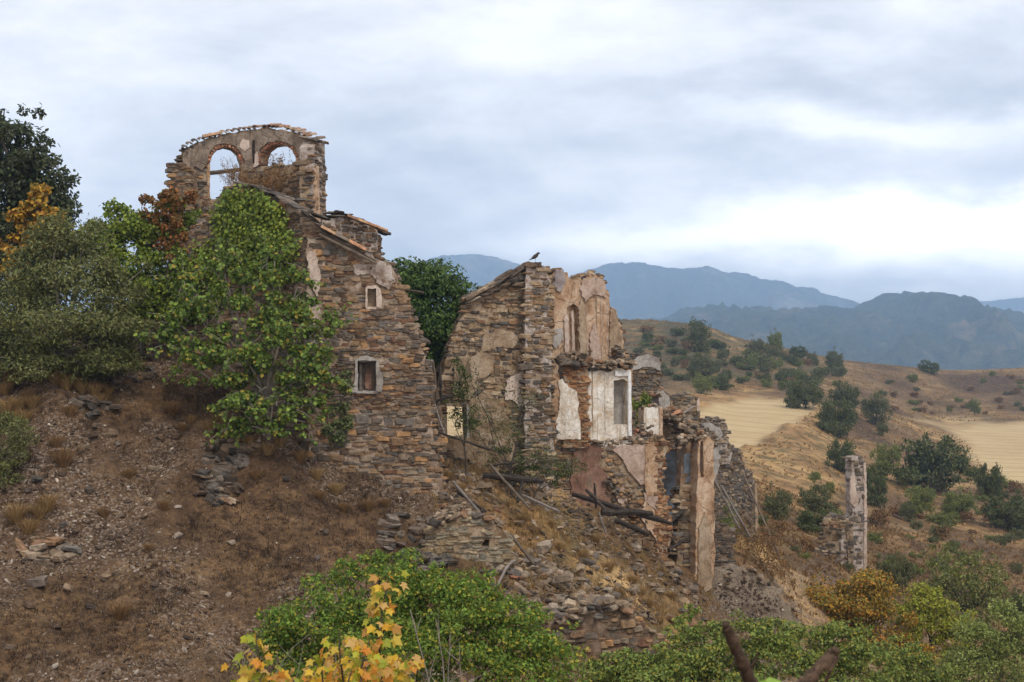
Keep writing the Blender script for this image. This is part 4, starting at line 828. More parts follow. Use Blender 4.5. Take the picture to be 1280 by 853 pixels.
# floor slab edges and rubble heaped on the upper floor
rubble_on(low, plH, [(690, 552), (740, 554), (790, 550), (822, 542)], rr, 150, (.2, .10), (.1, .3), (-.15, .6), 'rubble')
rubble_on(low, plH, [(756, 602), (770, 610), (790, 640), (800, 640)], rr, 90, (.25, .35), (.12, .34), (-.12, .05), 'brown')
rubble_on(low, plH, [(786, 540), (800, 545), (820, 538)], rr, 70, (.2, .22), (.1, .26), (.2, 1.6), 'rubble', most=40); rubble_on(low, plH, [(788, 542), (803, 544)], rr, 16, (.2, .15), (.1, .22), (.0, .8), 'brick')
rubble_on(low, plJ2, [(822, 528), (836, 520), (850, 526), (862, 540), (884, 546)], rr, 170, (.3, .26), (.12, .42), (-.5, 1.2), 'rubble', most=80); rubble_on(low, plP, [(855, 552), (872, 546), (893, 545)], rr, 60, (.15, .12), (.12, .32), (-.1, .6), 'rubble')
rubble_on(low, plJ2, [(840, 560), (870, 556)], rr, 26, (.2, .1), (.15, .4), (-.4, .2), 'slate', most=16)
box_px(low, 'ceiling_beam', plJ2, 832, 560, 858, 563.5, 'wood_black', .3, 2.0, .01)
beam('', at(856, 556, 50.4), at(846, 580, 50.2), .06, 'wood_grey', name='hanging_plank', parent=low)
tile(low, plJ2.w(*plJ2.uv(843, 518), .2), Vector((1, .2, .3)), .45, .3, 'tileclay')
# ---- fragments standing behind the lower storey
frag = thing('white_wall_fragment', 'small square fragment of white plastered wall standing in the rubble', 'wall fragment', (*at(812, 0, 50.5).xy, at(0, 550, 50.5).z))
plF, wF = wall(frag, 'wall', (804, 50.4), (826, 50.7), [(805, 556), (805, 511), (824, 509), (826, 556)], (), .4, 'plaster_white', None, [], seed=91, jit=.015)
box_px(frag, 'pink_edge', plF, 823.5, 509, 827.5, 555, 'plaster_pink', .03, .45, .02); rubble_on(frag, plF, [(806, 509), (824, 507)], rr, 12, (.1, .05), (.1, .26), (0, .4), 'rubble')
frag2 = thing('grey_wall_fragment', 'grey plastered wall stump with a rounded stony top behind the rubble', 'wall fragment', (*at(830, 0, 53).xy, at(0, 545, 53).z))
plF2, wF2 = wall(frag2, 'wall', (821, 53), (840, 53.3), [(823, 560), (824, 494), (829, 488), (834, 492), (837, 496), (837, 560)], (), .5, 'plaster_grey', None, [[(824, 495), (829, 489), (836, 496)]], seed=92); rubble_on(frag2, plF2, [(823, 495), (829, 488), (837, 494)], rr, 22, (.1, .06), (.1, .3), (0, .5), 'rubble')
fr3 = thing('flat_topped_wall', 'low flat-topped stone wall stretch behind the rubble heap', 'ruined wall', (*at(856, 0, 55).xy, at(0, 550, 55).z))
plF3, wF3 = wall(fr3, 'wall', (838, 55), (874, 55.4), [(838, 570), (838, 494), (850, 493), (866, 493), (872, 497), (873, 515), (878, 535), (884, 570)], (), .5, 'mortar_tan', 'grey', [[(838, 494), (866, 493), (872, 497)]], seed=93, most=50, smallest=.22, h=(.06, .13))
box_px(fr3, 'plaster_end', plF3, 871, 498, 874, 516, 'plaster_pale', .03, .5, .01); patch(fr3, 'plaster_patch', plF3, [(851, 528), (860, 522), (866, 528), (862, 538), (853, 536)], 'plaster_grey', .03, .05, .02, .08, 93)
fr4 = thing('stepped_grey_wall', 'grey rendered wall end stepping down beside the golden field', 'ruined wall', (*at(890, 0, 56).xy, at(0, 560, 56).z))
plF4, wF4 = wall(fr4, 'wall', (872, 55.8), (910, 56.4), [(870, 580), (872, 528), (880, 522), (888, 527), (892, 524), (902, 525), (907, 532), (909, 548), (911, 580)], (), .5, 'mortar_pale', 'grey', [[(888, 526), (902, 525), (908, 533), (909, 549)]], seed=94, most=30, smallest=.22, avoid=[[(872, 552), (874, 526), (896, 532), (902, 550)]])
patch(fr4, 'plaster_patch', plF4, [(872, 550), (874, 530), (884, 528), (898, 534), (902, 544), (896, 550)], 'plaster_grey', .03, .06, .03, .1, 94)
fr5 = thing('square_stone_stub', 'square dry stone wall stub with a whitish top right of the white room', 'ruined wall', (*at(808, 0, 60).xy, at(0, 560, 60).z))
plF5, wF5 = wall(fr5, 'wall', (789, 60), (826, 60.5), [(792, 600), (791, 490), (789, 470), (790, 450), (796, 444), (812, 442), (824, 448), (825, 470), (824, 520), (822, 600)], (), .6, 'mortar_dark', 'grey', [[(790, 450), (796, 445), (812, 443), (824, 449)], [(825, 450), (824, 520)]], seed=95, most=90, smallest=.24, h=(.07, .16), gap=.05)
patch(fr5, 'plaster_patch', plF5, [(790, 463), (791, 450), (797, 445), (812, 443), (823, 448), (825, 463), (808, 458)], 'plaster_grey', .04, .08, .03, .1, 95)
back = thing('stepped_stone_wall', 'weathered grey-brown stone wall stepping down on its right beside the valley', 'ruined wall', base_of(915, 56))
plN, wN = wall(back, 'wall', (880, 55.5), (948, 58.5), [(884, 740), (884, 540), (896, 540), (905, 548), (912, 556), (924, 562), (928, 574), (932, 586), (940, 590), (942, 610), (945, 630), (946, 668), (920, 720)], (), .6, 'mortar_dark', 'grey', [[(896, 541), (905, 549), (912, 557), (924, 563), (928, 575), (932, 587), (940, 591), (942, 611), (945, 631), (946, 666)]], seed=96, most=200, smallest=.24, h=(.07, .16), gap=.12)
patch(back, 'plaster_patch', plN, [(890, 562), (902, 555), (914, 566), (910, 580), (900, 576), (892, 600), (888, 590)], 'plaster_grey', .03, .05, .04, .1, 96); patch(back, 'plaster_edge', plN, [(943.5, 664), (942.5, 604), (945, 604), (947, 660)], 'plaster_tan', .04, .3, .02, .1, 97)
stub = thing('dark_stone_pier', 'short dark stone pier right of the tall pink plaster pilaster', 'stone pier', base_of(905, 52))
plO, wO = wall(stub, 'wall', (892, 51.6), (917, 52.0), [(893, 740), (894, 660), (900, 655), (912, 659), (916, 666), (916, 740)], (), .7, 'mortar_dark', 'slate', [[(894, 660), (900, 656), (912, 660), (916, 668), (916, 720)]], seed=97, most=60, smallest=.2, gap=.02, w=(.2, .5))
# ---- lone pillar in the valley
pil = thing('lone_stone_pillar', 'lone tall stone pillar standing in the scrub beyond the houses', 'stone pillar', base_of(1068, 68))
plQ, wQ = wall(pil, 'shaft', (1058, 68), (1084, 68.4), [(1050, 735), (1052, 668), (1058, 650), (1066, 645), (1065, 590), (1065, 572), (1072, 570), (1080, 573), (1081, 610), (1082, 660), (1080, 735)], (), .55, 'mortar_pale', 'grey', [[(1066, 573), (1072, 571), (1079, 573)]], seed=98, most=110, smallest=.26, h=(.09, .2), gap=.42)
plQ2, wQ2 = wall(pil, 'low_wall', (1000, 68.5), (1062, 67.9), [(985, 740), (995, 690), (1003, 684), (1016, 688), (1030, 668), (1033, 650), (1040, 645), (1056, 646), (1066, 655), (1066, 740)], [[(1049, 712), (1049, 668), (1058, 662), (1061, 712)]], .7, 'mortar_tan', 'tan', [[(995, 690), (1003, 685), (1016, 688), (1030, 669), (1033, 651), (1040, 646), (1054, 646)]], seed=99, most=90, smallest=.26, h=(.09, .2))
patch(pil, 'plaster_strip', plQ, [(1079.5, 720), (1080, 600), (1079, 580), (1082, 578), (1083.5, 640), (1083, 715)], 'plaster_pale', .04, .5, .02, .14, 98)
patch(pil, 'plaster_patch', plQ, [(1062, 628), (1062, 596), (1068, 594), (1069, 612), (1073, 626), (1068, 634)], 'plaster_pale', .02, .06, .03, .12, 99)
beam('fallen dark beam leaning on the foot of the lone pillar', at(1012, 722, 66.8), at(1054, 698, 66.9), .13, 'wood_brown', name='fallen_beam')
# ---- retaining walls and outcrops
ret = thing('retaining_wall', 'buff coursed stone retaining wall below the front house, half buried', 'retaining wall', base_of(590, 40))
plR, wR = wall(ret, 'wall', (520, 40.0), (640, 40.5), [(520, 760), (530, 690), (536, 668), (556, 655), (580, 645), (604, 650), (628, 664), (638, 680), (640, 700), (634, 760)], [[(603, 683), (612, 683), (612, 675), (603, 675)]], .6, 'mortar_tan', 'buff', [[(536, 668), (556, 656), (580, 646), (604, 651), (628, 665), (638, 681)]], seed=101, most=200, smallest=.22, gap=.05, h=(.06, .17), w=(.18, .5))
box_px(ret, 'drain_back', plR, 601, 673, 614, 685, 'mortar_dark', -.35, .1, .005)
rubble_on(ret, plR, [(545, 650), (580, 640), (604, 645), (630, 662)], rr, 60, (.2, .12), (.14, .4), (-.1, .6), 'rubble')
ret2 = thing('dry_stone_wall', 'dark dry stone wall at the foot of the rubble slope', 'dry stone wall', base_of(740, 37.5))
plS, wS = wall(ret2, 'wall', (680, 37.0), (866, 38.6), [(676, 880), (684, 800), (690, 776), (700, 772), (730, 768), (752, 762), (776, 764), (792, 770), (806, 784), (830, 796), (856, 800), (866, 880)], (), .7, 'mortar_dark', 'brown', [[(690, 777), (730, 769), (752, 763), (776, 765), (792, 771), (806, 785)]], seed=102, most=260, smallest=.2, gap=.05, h=(.07, .17), w=(.16, .46), proud=(-.05, .08))
rubble_on(ret2, plS, [(690, 772), (730, 764), (752, 757), (776, 759), (792, 766)], rr, 90, (.2, .12), (.16, .55), (-.15, .7), 'rubble', most=60)
def outcrop(label, px, py, Y, w_, h_, n_, mat, seed, mix=.2, step=0):
    """a bed of jutting rock layers"""
    r2 = random.Random(seed); c_ = at(px, py, Y); o = thing('rock_outcrop', label, 'rock outcrop', c_); W2, H2 = w_ / F * Y, h_ / F * Y
    for k in range(n_):
        z_ = r2.uniform(-.5, .5); x_ = r2.uniform(-.5, .5) * (1 - .3 * abs(z_)); l_ = r2.uniform(.22, .5) * min(W2, .95)
        p_ = Vector((c_.x + x_ * W2 + step * z_ * W2, 0, c_.z + z_ * H2)); y_ = Y
        for _ in range(14):
            if gz(p_.x, y_) < p_.z: y_ += .15
            else: break
        p_.y = y_ + r2.uniform(-.08, .15)
        Mx = Matrix.Translation(p_) @ Matrix.Rotation(r2.gauss(.1, .16), 4, 'Y') @ Matrix.Rotation(r2.gauss(0, .5), 4, 'Z') @ Matrix.Rotation(r2.gauss(0, .16), 4, 'X') @ Matrix.Diagonal((l_, r2.uniform(.35, .7), r2.uniform(.09, .24), 1))
        link('rock_layer', shared('chunk', r2.randrange(len(CHUNKS)), M[mat] if r2.random() > mix else M['tan']), None, o, Mx)
outcrop('dark layered rock ledge left of the buff retaining wall', 520, 685, 39.4, 84, 62, 64, 'slate', 1, .08, -.5)
outcrop('stack of grey and ochre rock layers jutting from the gravel slope', 268, 600, 39.0, 42, 66, 52, 'slate', 2, .25)
outcrop('small dark rock ledge on the upper left slope', 113, 508, 40.8, 44, 20, 18, 'slate', 3, .05)
outcrop('broken dark ledge under the fig bush at the top of the slope', 152, 470, 41.8, 40, 24, 18, 'slate', 4, .1)
outcrop('ochre rock ledge low on the left slope', 55, 695, 36.2, 70, 34, 26, 'rubble', 5, .3)
outcrop('tumbled rock step on the gravel slope under the dry grass edge', 285, 555, 40.6, 60, 22, 20, 'rubble', 6, .1)
bankpts = [(872, 795), (878, 745), (890, 722), (914, 716), (935, 712), (960, 730), (985, 752), (1000, 775), (1003, 800), (940, 820)]
bank_ = thing('gravelly_bank', 'smooth grey conglomerate bank below the dark stone pier', 'rock bank', base_of(940, 51))
plV, wV = wall(bank_, 'rock_face', (880, 50.2), (1000, 50.8), bankpts, (), 1.2, 'mortar_dark', None, [], seed=110, jit=.12, step=.25)
wV.data.materials[0] = M['bank'] if 'bank' in M else M['plaster_grey']
rubble_on(bank_, plV, [(890, 722), (914, 716), (940, 714), (985, 752), (1000, 775)], rr, 60, (.2, .1), (.14, .4), (-.1, .8), 'rubble', most=30)

rr = random.Random(8); lst = []; pb = plV.poly([(880, 795), (886, 745), (896, 728), (914, 722), (935, 718), (958, 734), (982, 756), (996, 778), (998, 798), (940, 815)])
for _ in range(2600):
    u_, v_ = rr.uniform(min(q[0] for q in pb), max(q[0] for q in pb)), rr.uniform(min(q[1] for q in pb), max(q[1] for q in pb))
    if pin(pb, u_, v_) and vnoise(np.array([u_ * 1.3]), np.array([v_ * 1.3]))[0] > -.35:
        w_ = .03 + .10 * rr.random() ** 4; lst.append((Matrix.Translation(plV.w(u_, v_, rr.uniform(-.005, .035))) @ Matrix.Rotation(rr.uniform(0, 6.3), 4, 'Z') @ Matrix.Rotation(rr.gauss(0, .5), 4, 'X') @ Matrix.Diagonal((w_, w_ * .8, w_ * rr.uniform(.5, .9), 1)), rr.randrange(len(CHUNKS)), w_))
emit(lst, M['gravel'], wV, 'stone', 'embedded_gravel', 'chunk', 20, .19)
# ================================================================== PLANTS
LEAF = {'diamond': ([(0, 0, 0), (.5, .27, .04), (1, 0, 0), (.5, -.27, .04)], [(0, 1, 2, 3)]),
        'slim': ([(0, 0, 0), (.45, .19, .03), (1, 0, -.05), (.45, -.19, .03)], [(0, 1, 2, 3)]),
        'oval': ([(0, 0, 0), (.32, .27, .07), (.74, .20, .04), (1, 0, -.06), (.74, -.20, .04), (.32, -.27, .07)], [(0, 1, 2, 3), (0, 3, 4, 5)]),
        'broad': ([(0, 0, 0), (.25, .40, .08), (.65, .38, .03), (1, 0, -.10), (.65, -.38, .03), (.25, -.40, .08)], [(0, 1, 2, 3), (0, 3, 4, 5)])}
def unit(a): return a / (np.linalg.norm(a, axis=-1, keepdims=True) + 1e-9)
def leaves(P_, N_, size, shape, g, droop=0.0, jitter=.7):
    """leaf blades at points P_ facing roughly N_"""
    T, Fc = LEAF[shape]; T = np.array(T); n_ = len(P_)
    nn = unit(N_ + g.normal(0, jitter, (n_, 3))); a = g.normal(0, 1, (n_, 3)); a[:, 2] -= droop
    a = unit(a - nn * (a * nn).sum(1, keepdims=True)); b = np.cross(nn, a)
    s_ = (size * g.uniform(.65, 1.3, n_))[:, None, None]
    V = P_[:, None, :] + s_ * (T[None, :, 0:1] * a[:, None, :] + T[None, :, 1:2] * b[:, None, :] + T[None, :, 2:3] * nn[:, None, :])
    Fi = (np.array(Fc)[None] + (np.arange(n_) * len(T))[:, None, None]).reshape(-1, 4)
    return V.reshape(-1, 3), Fi
def clump_points(blobs, n_, g, per=14, csize=(.26, .42), inner=.25, flat=.75, rag=.13):
    """points and outward directions in leaf clumps spread over ellipsoids (cx,cy,cz,rx,ry,rz)"""
    B = np.array(blobs, float); wts = (B[:, 3] * B[:, 5]) ** 1.0; wts /= wts.sum(); Ps, Ns, cents = [], [], []
    for b, w_ in zip(B, wts):
        k = max(4, int(per)); nb = int(n_ * w_)
        d = unit(g.normal(0, 1, (k, 3)) + np.array([0, -.25, .2])); rad = np.where(g.random(k) < inner, g.uniform(.2, .7, k), g.uniform(.72, 1.02, k)); rad = np.where(g.random(k) < rag, g.uniform(1.08, 1.4, k), rad)
        C = b[:3] + d * rad[:, None] * b[3:6]; cs = np.where(rad > 1.05, .6, 1.0)[:, None] * g.uniform(*csize, k)[:, None] * b[3:6]; wk = g.uniform(.4, 1.6, k) * (cs[:, 0] ** 2); wk /= wk.sum()
        ch = g.choice(k, nb, p=wk); e = unit(g.normal(0, 1, (nb, 3))); rr_ = g.uniform(.25, 1, nb) ** .45 * np.where(g.random(nb) < .12, 1.35, 1)
        e2 = e * np.array([1, 1, flat]); Ps.append(C[ch] + e2 * rr_[:, None] * cs[ch]); Ns.append(unit(e + .5 * d[ch] + np.array([0, -.15, .55]))); cents.append(C)
    return np.vstack(Ps), np.vstack(Ns), np.vstack(cents)
def limbs(base, blobs, cents, g, r0, lean=None, twigs=14, nsub=10):
    """trunk, limbs and twigs as tapered tubes"""
    mb = MB(); base = np.array(base, float); B = np.array(blobs, float); mid_ = B[:, :3].mean(0); fork = base + (mid_ - base) * .42 + g.normal(0, .04, 3)
    hgt = np.linalg.norm(mid_ - base)
    mb.tube([base - [0, 0, .25], base + (fork - base) * .5 + g.normal(0, .03 * hgt, 3), fork], [r0 * 1.25, r0, r0 * .8], 7)
    for b in B:
        e = b[:3] + g.normal(0, .1, 3) * b[3:6]; q = fork + (e - fork) * .5 + g.normal(0, .07, 3) * hgt
        mb.tube([fork, q, e], [r0 * .65, r0 * .42, r0 * .2], 6)
    for c_ in cents[g.choice(len(cents), min(twigs, len(cents)), replace=False)]:
        b = B[np.argmin(np.linalg.norm(B[:, :3] - c_, axis=1))]; s_ = fork + (b[:3] - fork) * g.uniform(.5, 1); q = (s_ + c_) / 2 + g.normal(0, .05, 3) * hgt
        mb.tube([s_, q, c_], [r0 * .25, r0 * .16, r0 * .06], 5)
    return mb
def px_blobs(bl, Y): return [(*at(px, py, Y + dy), 1.08 * rx / F * Y, max(.3, rx / F * Y * .8), 1.08 * rz / F * Y) for px, py, rx, rz, dy in bl]
def plant(name, label, cat, px, Y, bl, n_, size, shape, mat, seed, bark='bark', r0=.09, per=14, droop=.3, group=None, crown='crown', inner=.25, base=None, twigs=14, csize=(.26, .42), stem='trunk'):
    g = np.random.default_rng(seed); b0 = Vector(base_of(px, Y)) if base is None else Vector(base); o = thing(name, label, cat, b0, group)
    B = px_blobs(bl, Y); P_, N_, C = clump_points(B, n_, g, per, inner=inner, csize=csize)
    ok = P_[:, 2] > gzv(P_[:, 0], P_[:, 1]) - .05; V, Fi = leaves(P_[ok], N_[ok], size, shape, g, droop)
    link(crown, np_mesh(crown, V - np.array(b0), Fi), M[mat], o, Matrix.Translation(b0))
    limbs(b0, B, C, g, r0, twigs=twigs).build(stem, M[bark], o)
    return o, B
# left edge trees
plant('oak_tree', 'big dark evergreen oak at the far left edge against the sky', 'tree', -40, 49, [(-30, 210, 62, 62, 0), (22, 178, 30, 34, -.5), (45, 225, 34, 36, 0), (60, 275, 36, 42, .3), (10, 290, 55, 60, -.6), (-60, 330, 60, 70, 0), (30, 360, 50, 60, .5), (75, 255, 22, 30, .4), (5, 160, 24, 18, .2), (72, 285, 26, 40, 0), (40, 200, 34, 34, .2), (60, 240, 34, 34, .3), (0, 240, 50, 50, .5)], 30000, .16, 'oval', 'oak', 1, 'bark', .3, 22, twigs=40)
plant('maple_tree', 'slender autumn tree with orange-yellow leaves in front of the dark oak', 'tree', 50, 46.5, [(50, 250, 17, 16, 0), (44, 275, 26, 22, 0), (58, 292, 28, 20, -.2), (24, 312, 20, 18, 0), (72, 300, 20, 18, -.3), (20, 335, 20, 16, -.4)], 4200, .14, 'broad', 'yellow', 2, 'bark', .06, 12, .5)
plant('olive_bush', 'wide grey-green bush at the top of the gravel slope, left of the fig', 'bush', 85, 42.3, [(85, 350, 62, 60, 0), (30, 380, 52, 62, 0), (135, 385, 44, 58, 0), (90, 410, 76, 55, -.6), (60, 300, 30, 30, 0), (100, 305, 30, 30, .1), (20, 425, 45, 40, -.5), (140, 425, 34, 34, -.4), (60, 440, 50, 28, -.8), (60, 462, 50, 16, -.9), (130, 458, 40, 18, -.9), (-10, 455, 40, 18, -.9), (-20, 420, 40, 50, -.3)], 44000, .13, 'slim', 'olive', 3, 'bark_pale', .1, 26, .0, twigs=50, inner=.3)
plant('hillside_shrub', 'small grey-green shrub on the left edge of the gravel slope', 'shrub', 8, 38.4, [(8, 560, 34, 38, 0), (-14, 545, 30, 36, 0), (22, 548, 22, 22, -.2), (2, 598, 28, 24, -.3)], 8000, .085, 'slim', 'olive', 4, 'bark_pale', .035, 16, .0)
# ivy and creepers around the front house
plant('ivy_bush', 'bright green climbing bush left of the tower foot', 'bush', 178, 45.2, [(172, 286, 32, 28, 0), (150, 310, 34, 30, -.2), (196, 320, 32, 34, -.2), (130, 296, 22, 18, 0), (232, 296, 26, 24, -.2), (210, 262, 24, 18, .2), (160, 345, 40, 30, -.4), (225, 340, 30, 36, -.4), (250, 280, 18, 18, 0), (180, 385, 44, 34, -.6), (215, 385, 34, 34, -.6), (120, 320, 26, 24, -.1), (190, 290, 30, 24, -.1), (150, 275, 24, 22, .1)], 19000, .105, 'broad', 'ivy', 5, 'bark_pale', .06, 16, .5)
plant('red_creeper', 'rust-red autumn creeper spilling over the green bush under the tower', 'creeper', 212, 44.6, [(205, 258, 24, 17, 0), (228, 252, 20, 14, 0), (216, 286, 22, 22, -.1), (222, 318, 16, 20, -.1), (190, 268, 14, 12, 0)], 3000, .095, 'broad', 'creeper_red', 6, 'bark', .03, 12, .5)
g = np.random.default_rng(77)
FIGB = [(300, 345, 34, 28, .1), (340, 325, 26, 22, .1), (345, 372, 36, 30, -.1), (262, 372, 32, 28, 0), (230, 350, 22, 18, .1), (300, 395, 36, 30, -.3), (385, 400, 30, 26, -.2), (350, 415, 38, 30, -.4), (252, 415, 32, 28, -.2), (222, 405, 20, 22, -.1), (400, 430, 26, 24, -.3), (300, 440, 42, 28, -.6), (355, 455, 40, 26, -.6), (240, 445, 26, 22, -.4), (265, 468, 36, 20, -.8), (325, 485, 44, 24, -.9), (385, 478, 30, 24, -.6), (405, 465, 18, 24, -.3), (300, 508, 34, 16, -1.0), (350, 508, 36, 16, -1.0), (392, 500, 20, 16, -.6), (335, 530, 34, 15, -.9), (300, 532, 26, 12, -.9), (372, 528, 26, 14, -.7), (413, 410, 14, 22, -.1), (210, 430, 16, 16, -.2), (275, 330, 20, 16, .2), (372, 352, 16, 18, 0)]
fig, FB = plant('fig_tree', 'large spreading fig with bright lobed leaves against the front house', 'fig tree', 335, 41.2, FIGB, 13500, .104, 'broad', 'fig', 7, 'bark_pale', .08, 6, .9, inner=.25, twigs=110, csize=(.24, .44))
sh, st_ = [], MB()
for k in range(150):   # long shoots with leaves along them, standing out of the crown
    b = FB[g.integers(0, len(FB))]; d_ = unit(np.array([g.normal(0, 1), -abs(g.normal(0, .7)), g.normal(.35, .8)])); p0_ = np.array(b[:3]) + d_ * np.array(b[3:6]) * .6; L_ = g.uniform(.35, .85); p1_ = p0_ + d_ * L_ + [0, 0, -.12 * L_]
    st_.tube([p0_, (p0_ + p1_) / 2 + [0, 0, .05], p1_], [.012, .009, .004], 4)
    for q in range(int(10 * L_ / .5)): sh.append(p0_ + (p1_ - p0_) * g.uniform(.25, 1) + g.normal(0, .055, 3))
P_ = np.array(sh); V, Fi = leaves(P_, np.tile([0, -.5, .8], (len(P_), 1)) + g.normal(0, .3, P_.shape), .118, 'broad', g, 1.2, .5)
pw = WORLD[fig.name]; link('shoot_leaves', np_mesh('shoot_leaves', V - np.array(pw), Fi), M['fig'], fig, Matrix.Translation(pw)); st_.build('shoot', M['bark_pale'], fig)
def wall_ivy(label, pl, outline, n_, size, mat, seed, deep=.3, name='wall_ivy', clump=.32):
    g = np.random.default_rng(seed); po = pl.poly(outline); us = [q[0] for q in po]; vs = [q[1] for q in po]; C = []
    while len(C) < n_ // 28:
        u_, v_ = g.uniform(min(us), max(us)), g.uniform(min(vs), max(vs))
        if pin(po, u_, v_): C.append((u_, v_, g.uniform(.03, deep)))
    C = np.array(C); ch = g.integers(0, len(C), n_); e = unit(g.normal(0, 1, (n_, 3))) * (g.uniform(.1, 1, n_) ** .5 * clump)[:, None]
    u_ = C[ch, 0] + e[:, 0]; v_ = C[ch, 1] + e[:, 2]; d_ = -np.abs(C[ch, 2] + e[:, 1] * .6) - .03
    o3 = np.array(pl.o); dd, nn = np.array(pl.d), np.array(pl.n)
    P_ = o3 + dd * u_[:, None] - nn * d_[:, None]; P_[:, 2] = v_; N_ = nn + np.array([0, 0, .45]) + .5 * np.stack([e[:, 0], e[:, 1] * 0, e[:, 2]], -1) / clump
    V, Fi = leaves(P_, N_, size, 'broad', g, 1.0, .45); lo_ = Vector((P_[:, 0].mean(), P_[:, 1].mean(), P_[:, 2].min())); o = thing(name, label, 'ivy', lo_)
    link('leaves', np_mesh('leaves', V - np.array(lo_), Fi), M[mat], o, Matrix.Translation(lo_)); mb = MB()
    for k in range(16):
        a = C[g.integers(0, len(C))]; pts = []; u0 = (min(us) + max(us)) / 2 + (a[0] - (min(us) + max(us)) / 2) * .5
        for t_ in np.linspace(0, 1, 5): pts.append(pl.w(u0 + (a[0] - u0) * t_ + g.normal(0, .06), min(vs) + (a[1] - min(vs)) * t_, -.05))
        mb.tube(pts, [.03, .025, .02, .014, .008], 5)
    mb.build('stem', M['bark'], o); return o
wall_ivy('thick green ivy hanging over the upper gable of the front house', plL, [(285, 246), (310, 240), (340, 252), (360, 276), (370, 310), (366, 345), (340, 350), (318, 330), (306, 350), (292, 330), (282, 300), (274, 280)], 9500, .105, 'ivy', 8, .30)
wall_ivy('ivy strip with reddish leaves on the lower left wall', plL, [(215, 330), (262, 300), (280, 330), (285, 380), (230, 400), (205, 380)], 2200, .11, 'ivy', 9, .2)
wall_ivy('dull green creeper patch left of the lower window', plA, [(412, 470), (440, 466), (438, 520), (428, 560), (410, 560), (404, 500)], 700, .085, 'thin', 10, .06, clump=.2)
plant('ivy_tree', 'dense dark green ivy-covered tree filling the gap between the stone gables', 'tree', 545, 48.4, [(535, 352, 44, 28, 0), (505, 350, 26, 24, 0), (550, 385, 46, 40, -.3), (522, 400, 40, 40, -.4), (575, 395, 26, 30, -.3), (545, 430, 42, 26, -.4), (505, 385, 24, 36, 0), (590, 385, 16, 18, -.2), (520, 440, 26, 20, -.2), (570, 365, 22, 18, 0), (515, 345, 24, 16, .1), (560, 425, 30, 30, -.4)], 24000, .125, 'oval', 'ivy_dark', 11, 'bark', .16, 22, .6, csize=(.3, .5), inner=.3, twigs=10)
for px0, py0, px1, py1, Y_ in ((503, 362, 529, 366, 44.9), (514, 414, 537, 429, 44.4)):
    beam(('thin' if py0 < 400 else 'thick') + ' grey pole jutting out of the dark ivy tree ' + ('near its middle' if py0 < 400 else 'low beside the front house'), at(px0, py0, Y_ + .8), at(px1, py1, Y_), .035 if py0 < 400 else .07, 'wood_brown', name='timber_pole', cat='pole')
# thin saplings in front of the middle house
plant('sapling', 'thin leafy sapling with bare stems before the middle stone house', 'sapling', 640, 45.4, [(612, 520, 30, 26, 0), (640, 545, 40, 34, 0), (668, 570, 36, 26, -.2), (600, 548, 30, 24, -.2), (590, 480, 20, 24, 0), (690, 575, 26, 18, -.3), (650, 500, 30, 22, .2)], 3000, .075, 'slim', 'thin', 12, 'bark', .045, 10, .2, inner=.5, twigs=40, csize=(.35, .6))
plant('sapling', 'dark leafy sapling by the ochre opening under the ivy tree', 'sapling', 582, 45.9, [(572, 470, 14, 26, 0), (580, 500, 18, 24, 0), (564, 520, 10, 16, .1), (590, 525, 16, 18, -.1)], 1500, .08, 'oval', 'thin', 13, 'bark', .03, 10, .2, inner=.5, twigs=20)
plant('bramble', 'low dense green bramble under the charred beam end', 'bramble', 668, 45.6, [(650, 588, 26, 14, 0), (684, 592, 28, 14, -.1), (712, 588, 18, 12, -.1), (628, 572, 18, 14, 0)], 2600, .07, 'oval', 'thin', 14, 'bark', .03, 12, .2)
plant('hillside_bush', 'light green bush seen between white room and square stone stub', 'bush', 803, 58, [(800, 512, 12, 16, 0), (812, 506, 14, 12, 0), (806, 526, 16, 14, -.2)], 1500, .13, 'oval', 'shrub_low', 15, 'bark', .04, 10)
# dry weeds on the tower sill
def weeds(label, px, py, Y, w_, h_, n_, mat, seed, base=None, name='dry_weed', r=.006):
    g = np.random.default_rng(seed); c_ = at(px, py, Y); o = thing(name, label, 'weed', c_); mb = MB(); W2, H2 = w_ / F * Y / 2, h_ / F * Y; tips = []
    for k in range(n_):
        x_ = g.uniform(-W2, W2) * .6; a = np.array([c_.x + x_, c_.y + g.uniform(-.3, .3), c_.z - .05]); hh = H2 * g.uniform(.45, 1); e = a + [x_ * g.uniform(.3, .9) + g.normal(0, .12), g.normal(0, .1), hh]
        m_ = (a + e) / 2 + g.normal(0, .03, 3); mb.tube([a, m_, e], [r, r * .8, r * .35], 3, False)
        for q in range(4):
            s_ = a + (e - a) * g.uniform(.35, .95); t_ = s_ + [g.normal(0, .12), g.normal(0, .1), g.uniform(.05, .2)]; mb.tube([s_, (s_ + t_) / 2, t_], [r * .6, r * .5, r * .25], 3, False); tips += [s_ + (t_ - s_) * f_ for f_ in (.4, .7, 1)]
    mb.build('stem', M['russet'], o)
    if tips:
        P_ = np.repeat(np.array(tips), 2, 0) + g.normal(0, .03, (len(tips) * 2, 3)); V, Fi = leaves(P_, g.normal(0, 1, P_.shape), .05, 'diamond', g)
        link('seed_heads', np_mesh('seed_heads', V - np.array(c_), Fi), M[mat], o, Matrix.Translation(c_), 'stuff')
    return o
weeds('reddish dry weeds growing thickly along the sill between the two arches', 322, 246, 47.6, 80, 42, 90, 'russet', 21)
weeds('thin bare weeds standing in the right arch of the tower', 350, 209, 48.2, 34, 18, 12, 'russet', 22)
weeds('sparse dry twigs in the left arch of the tower', 290, 240, 47.0, 30, 46, 26, 'russet', 23)
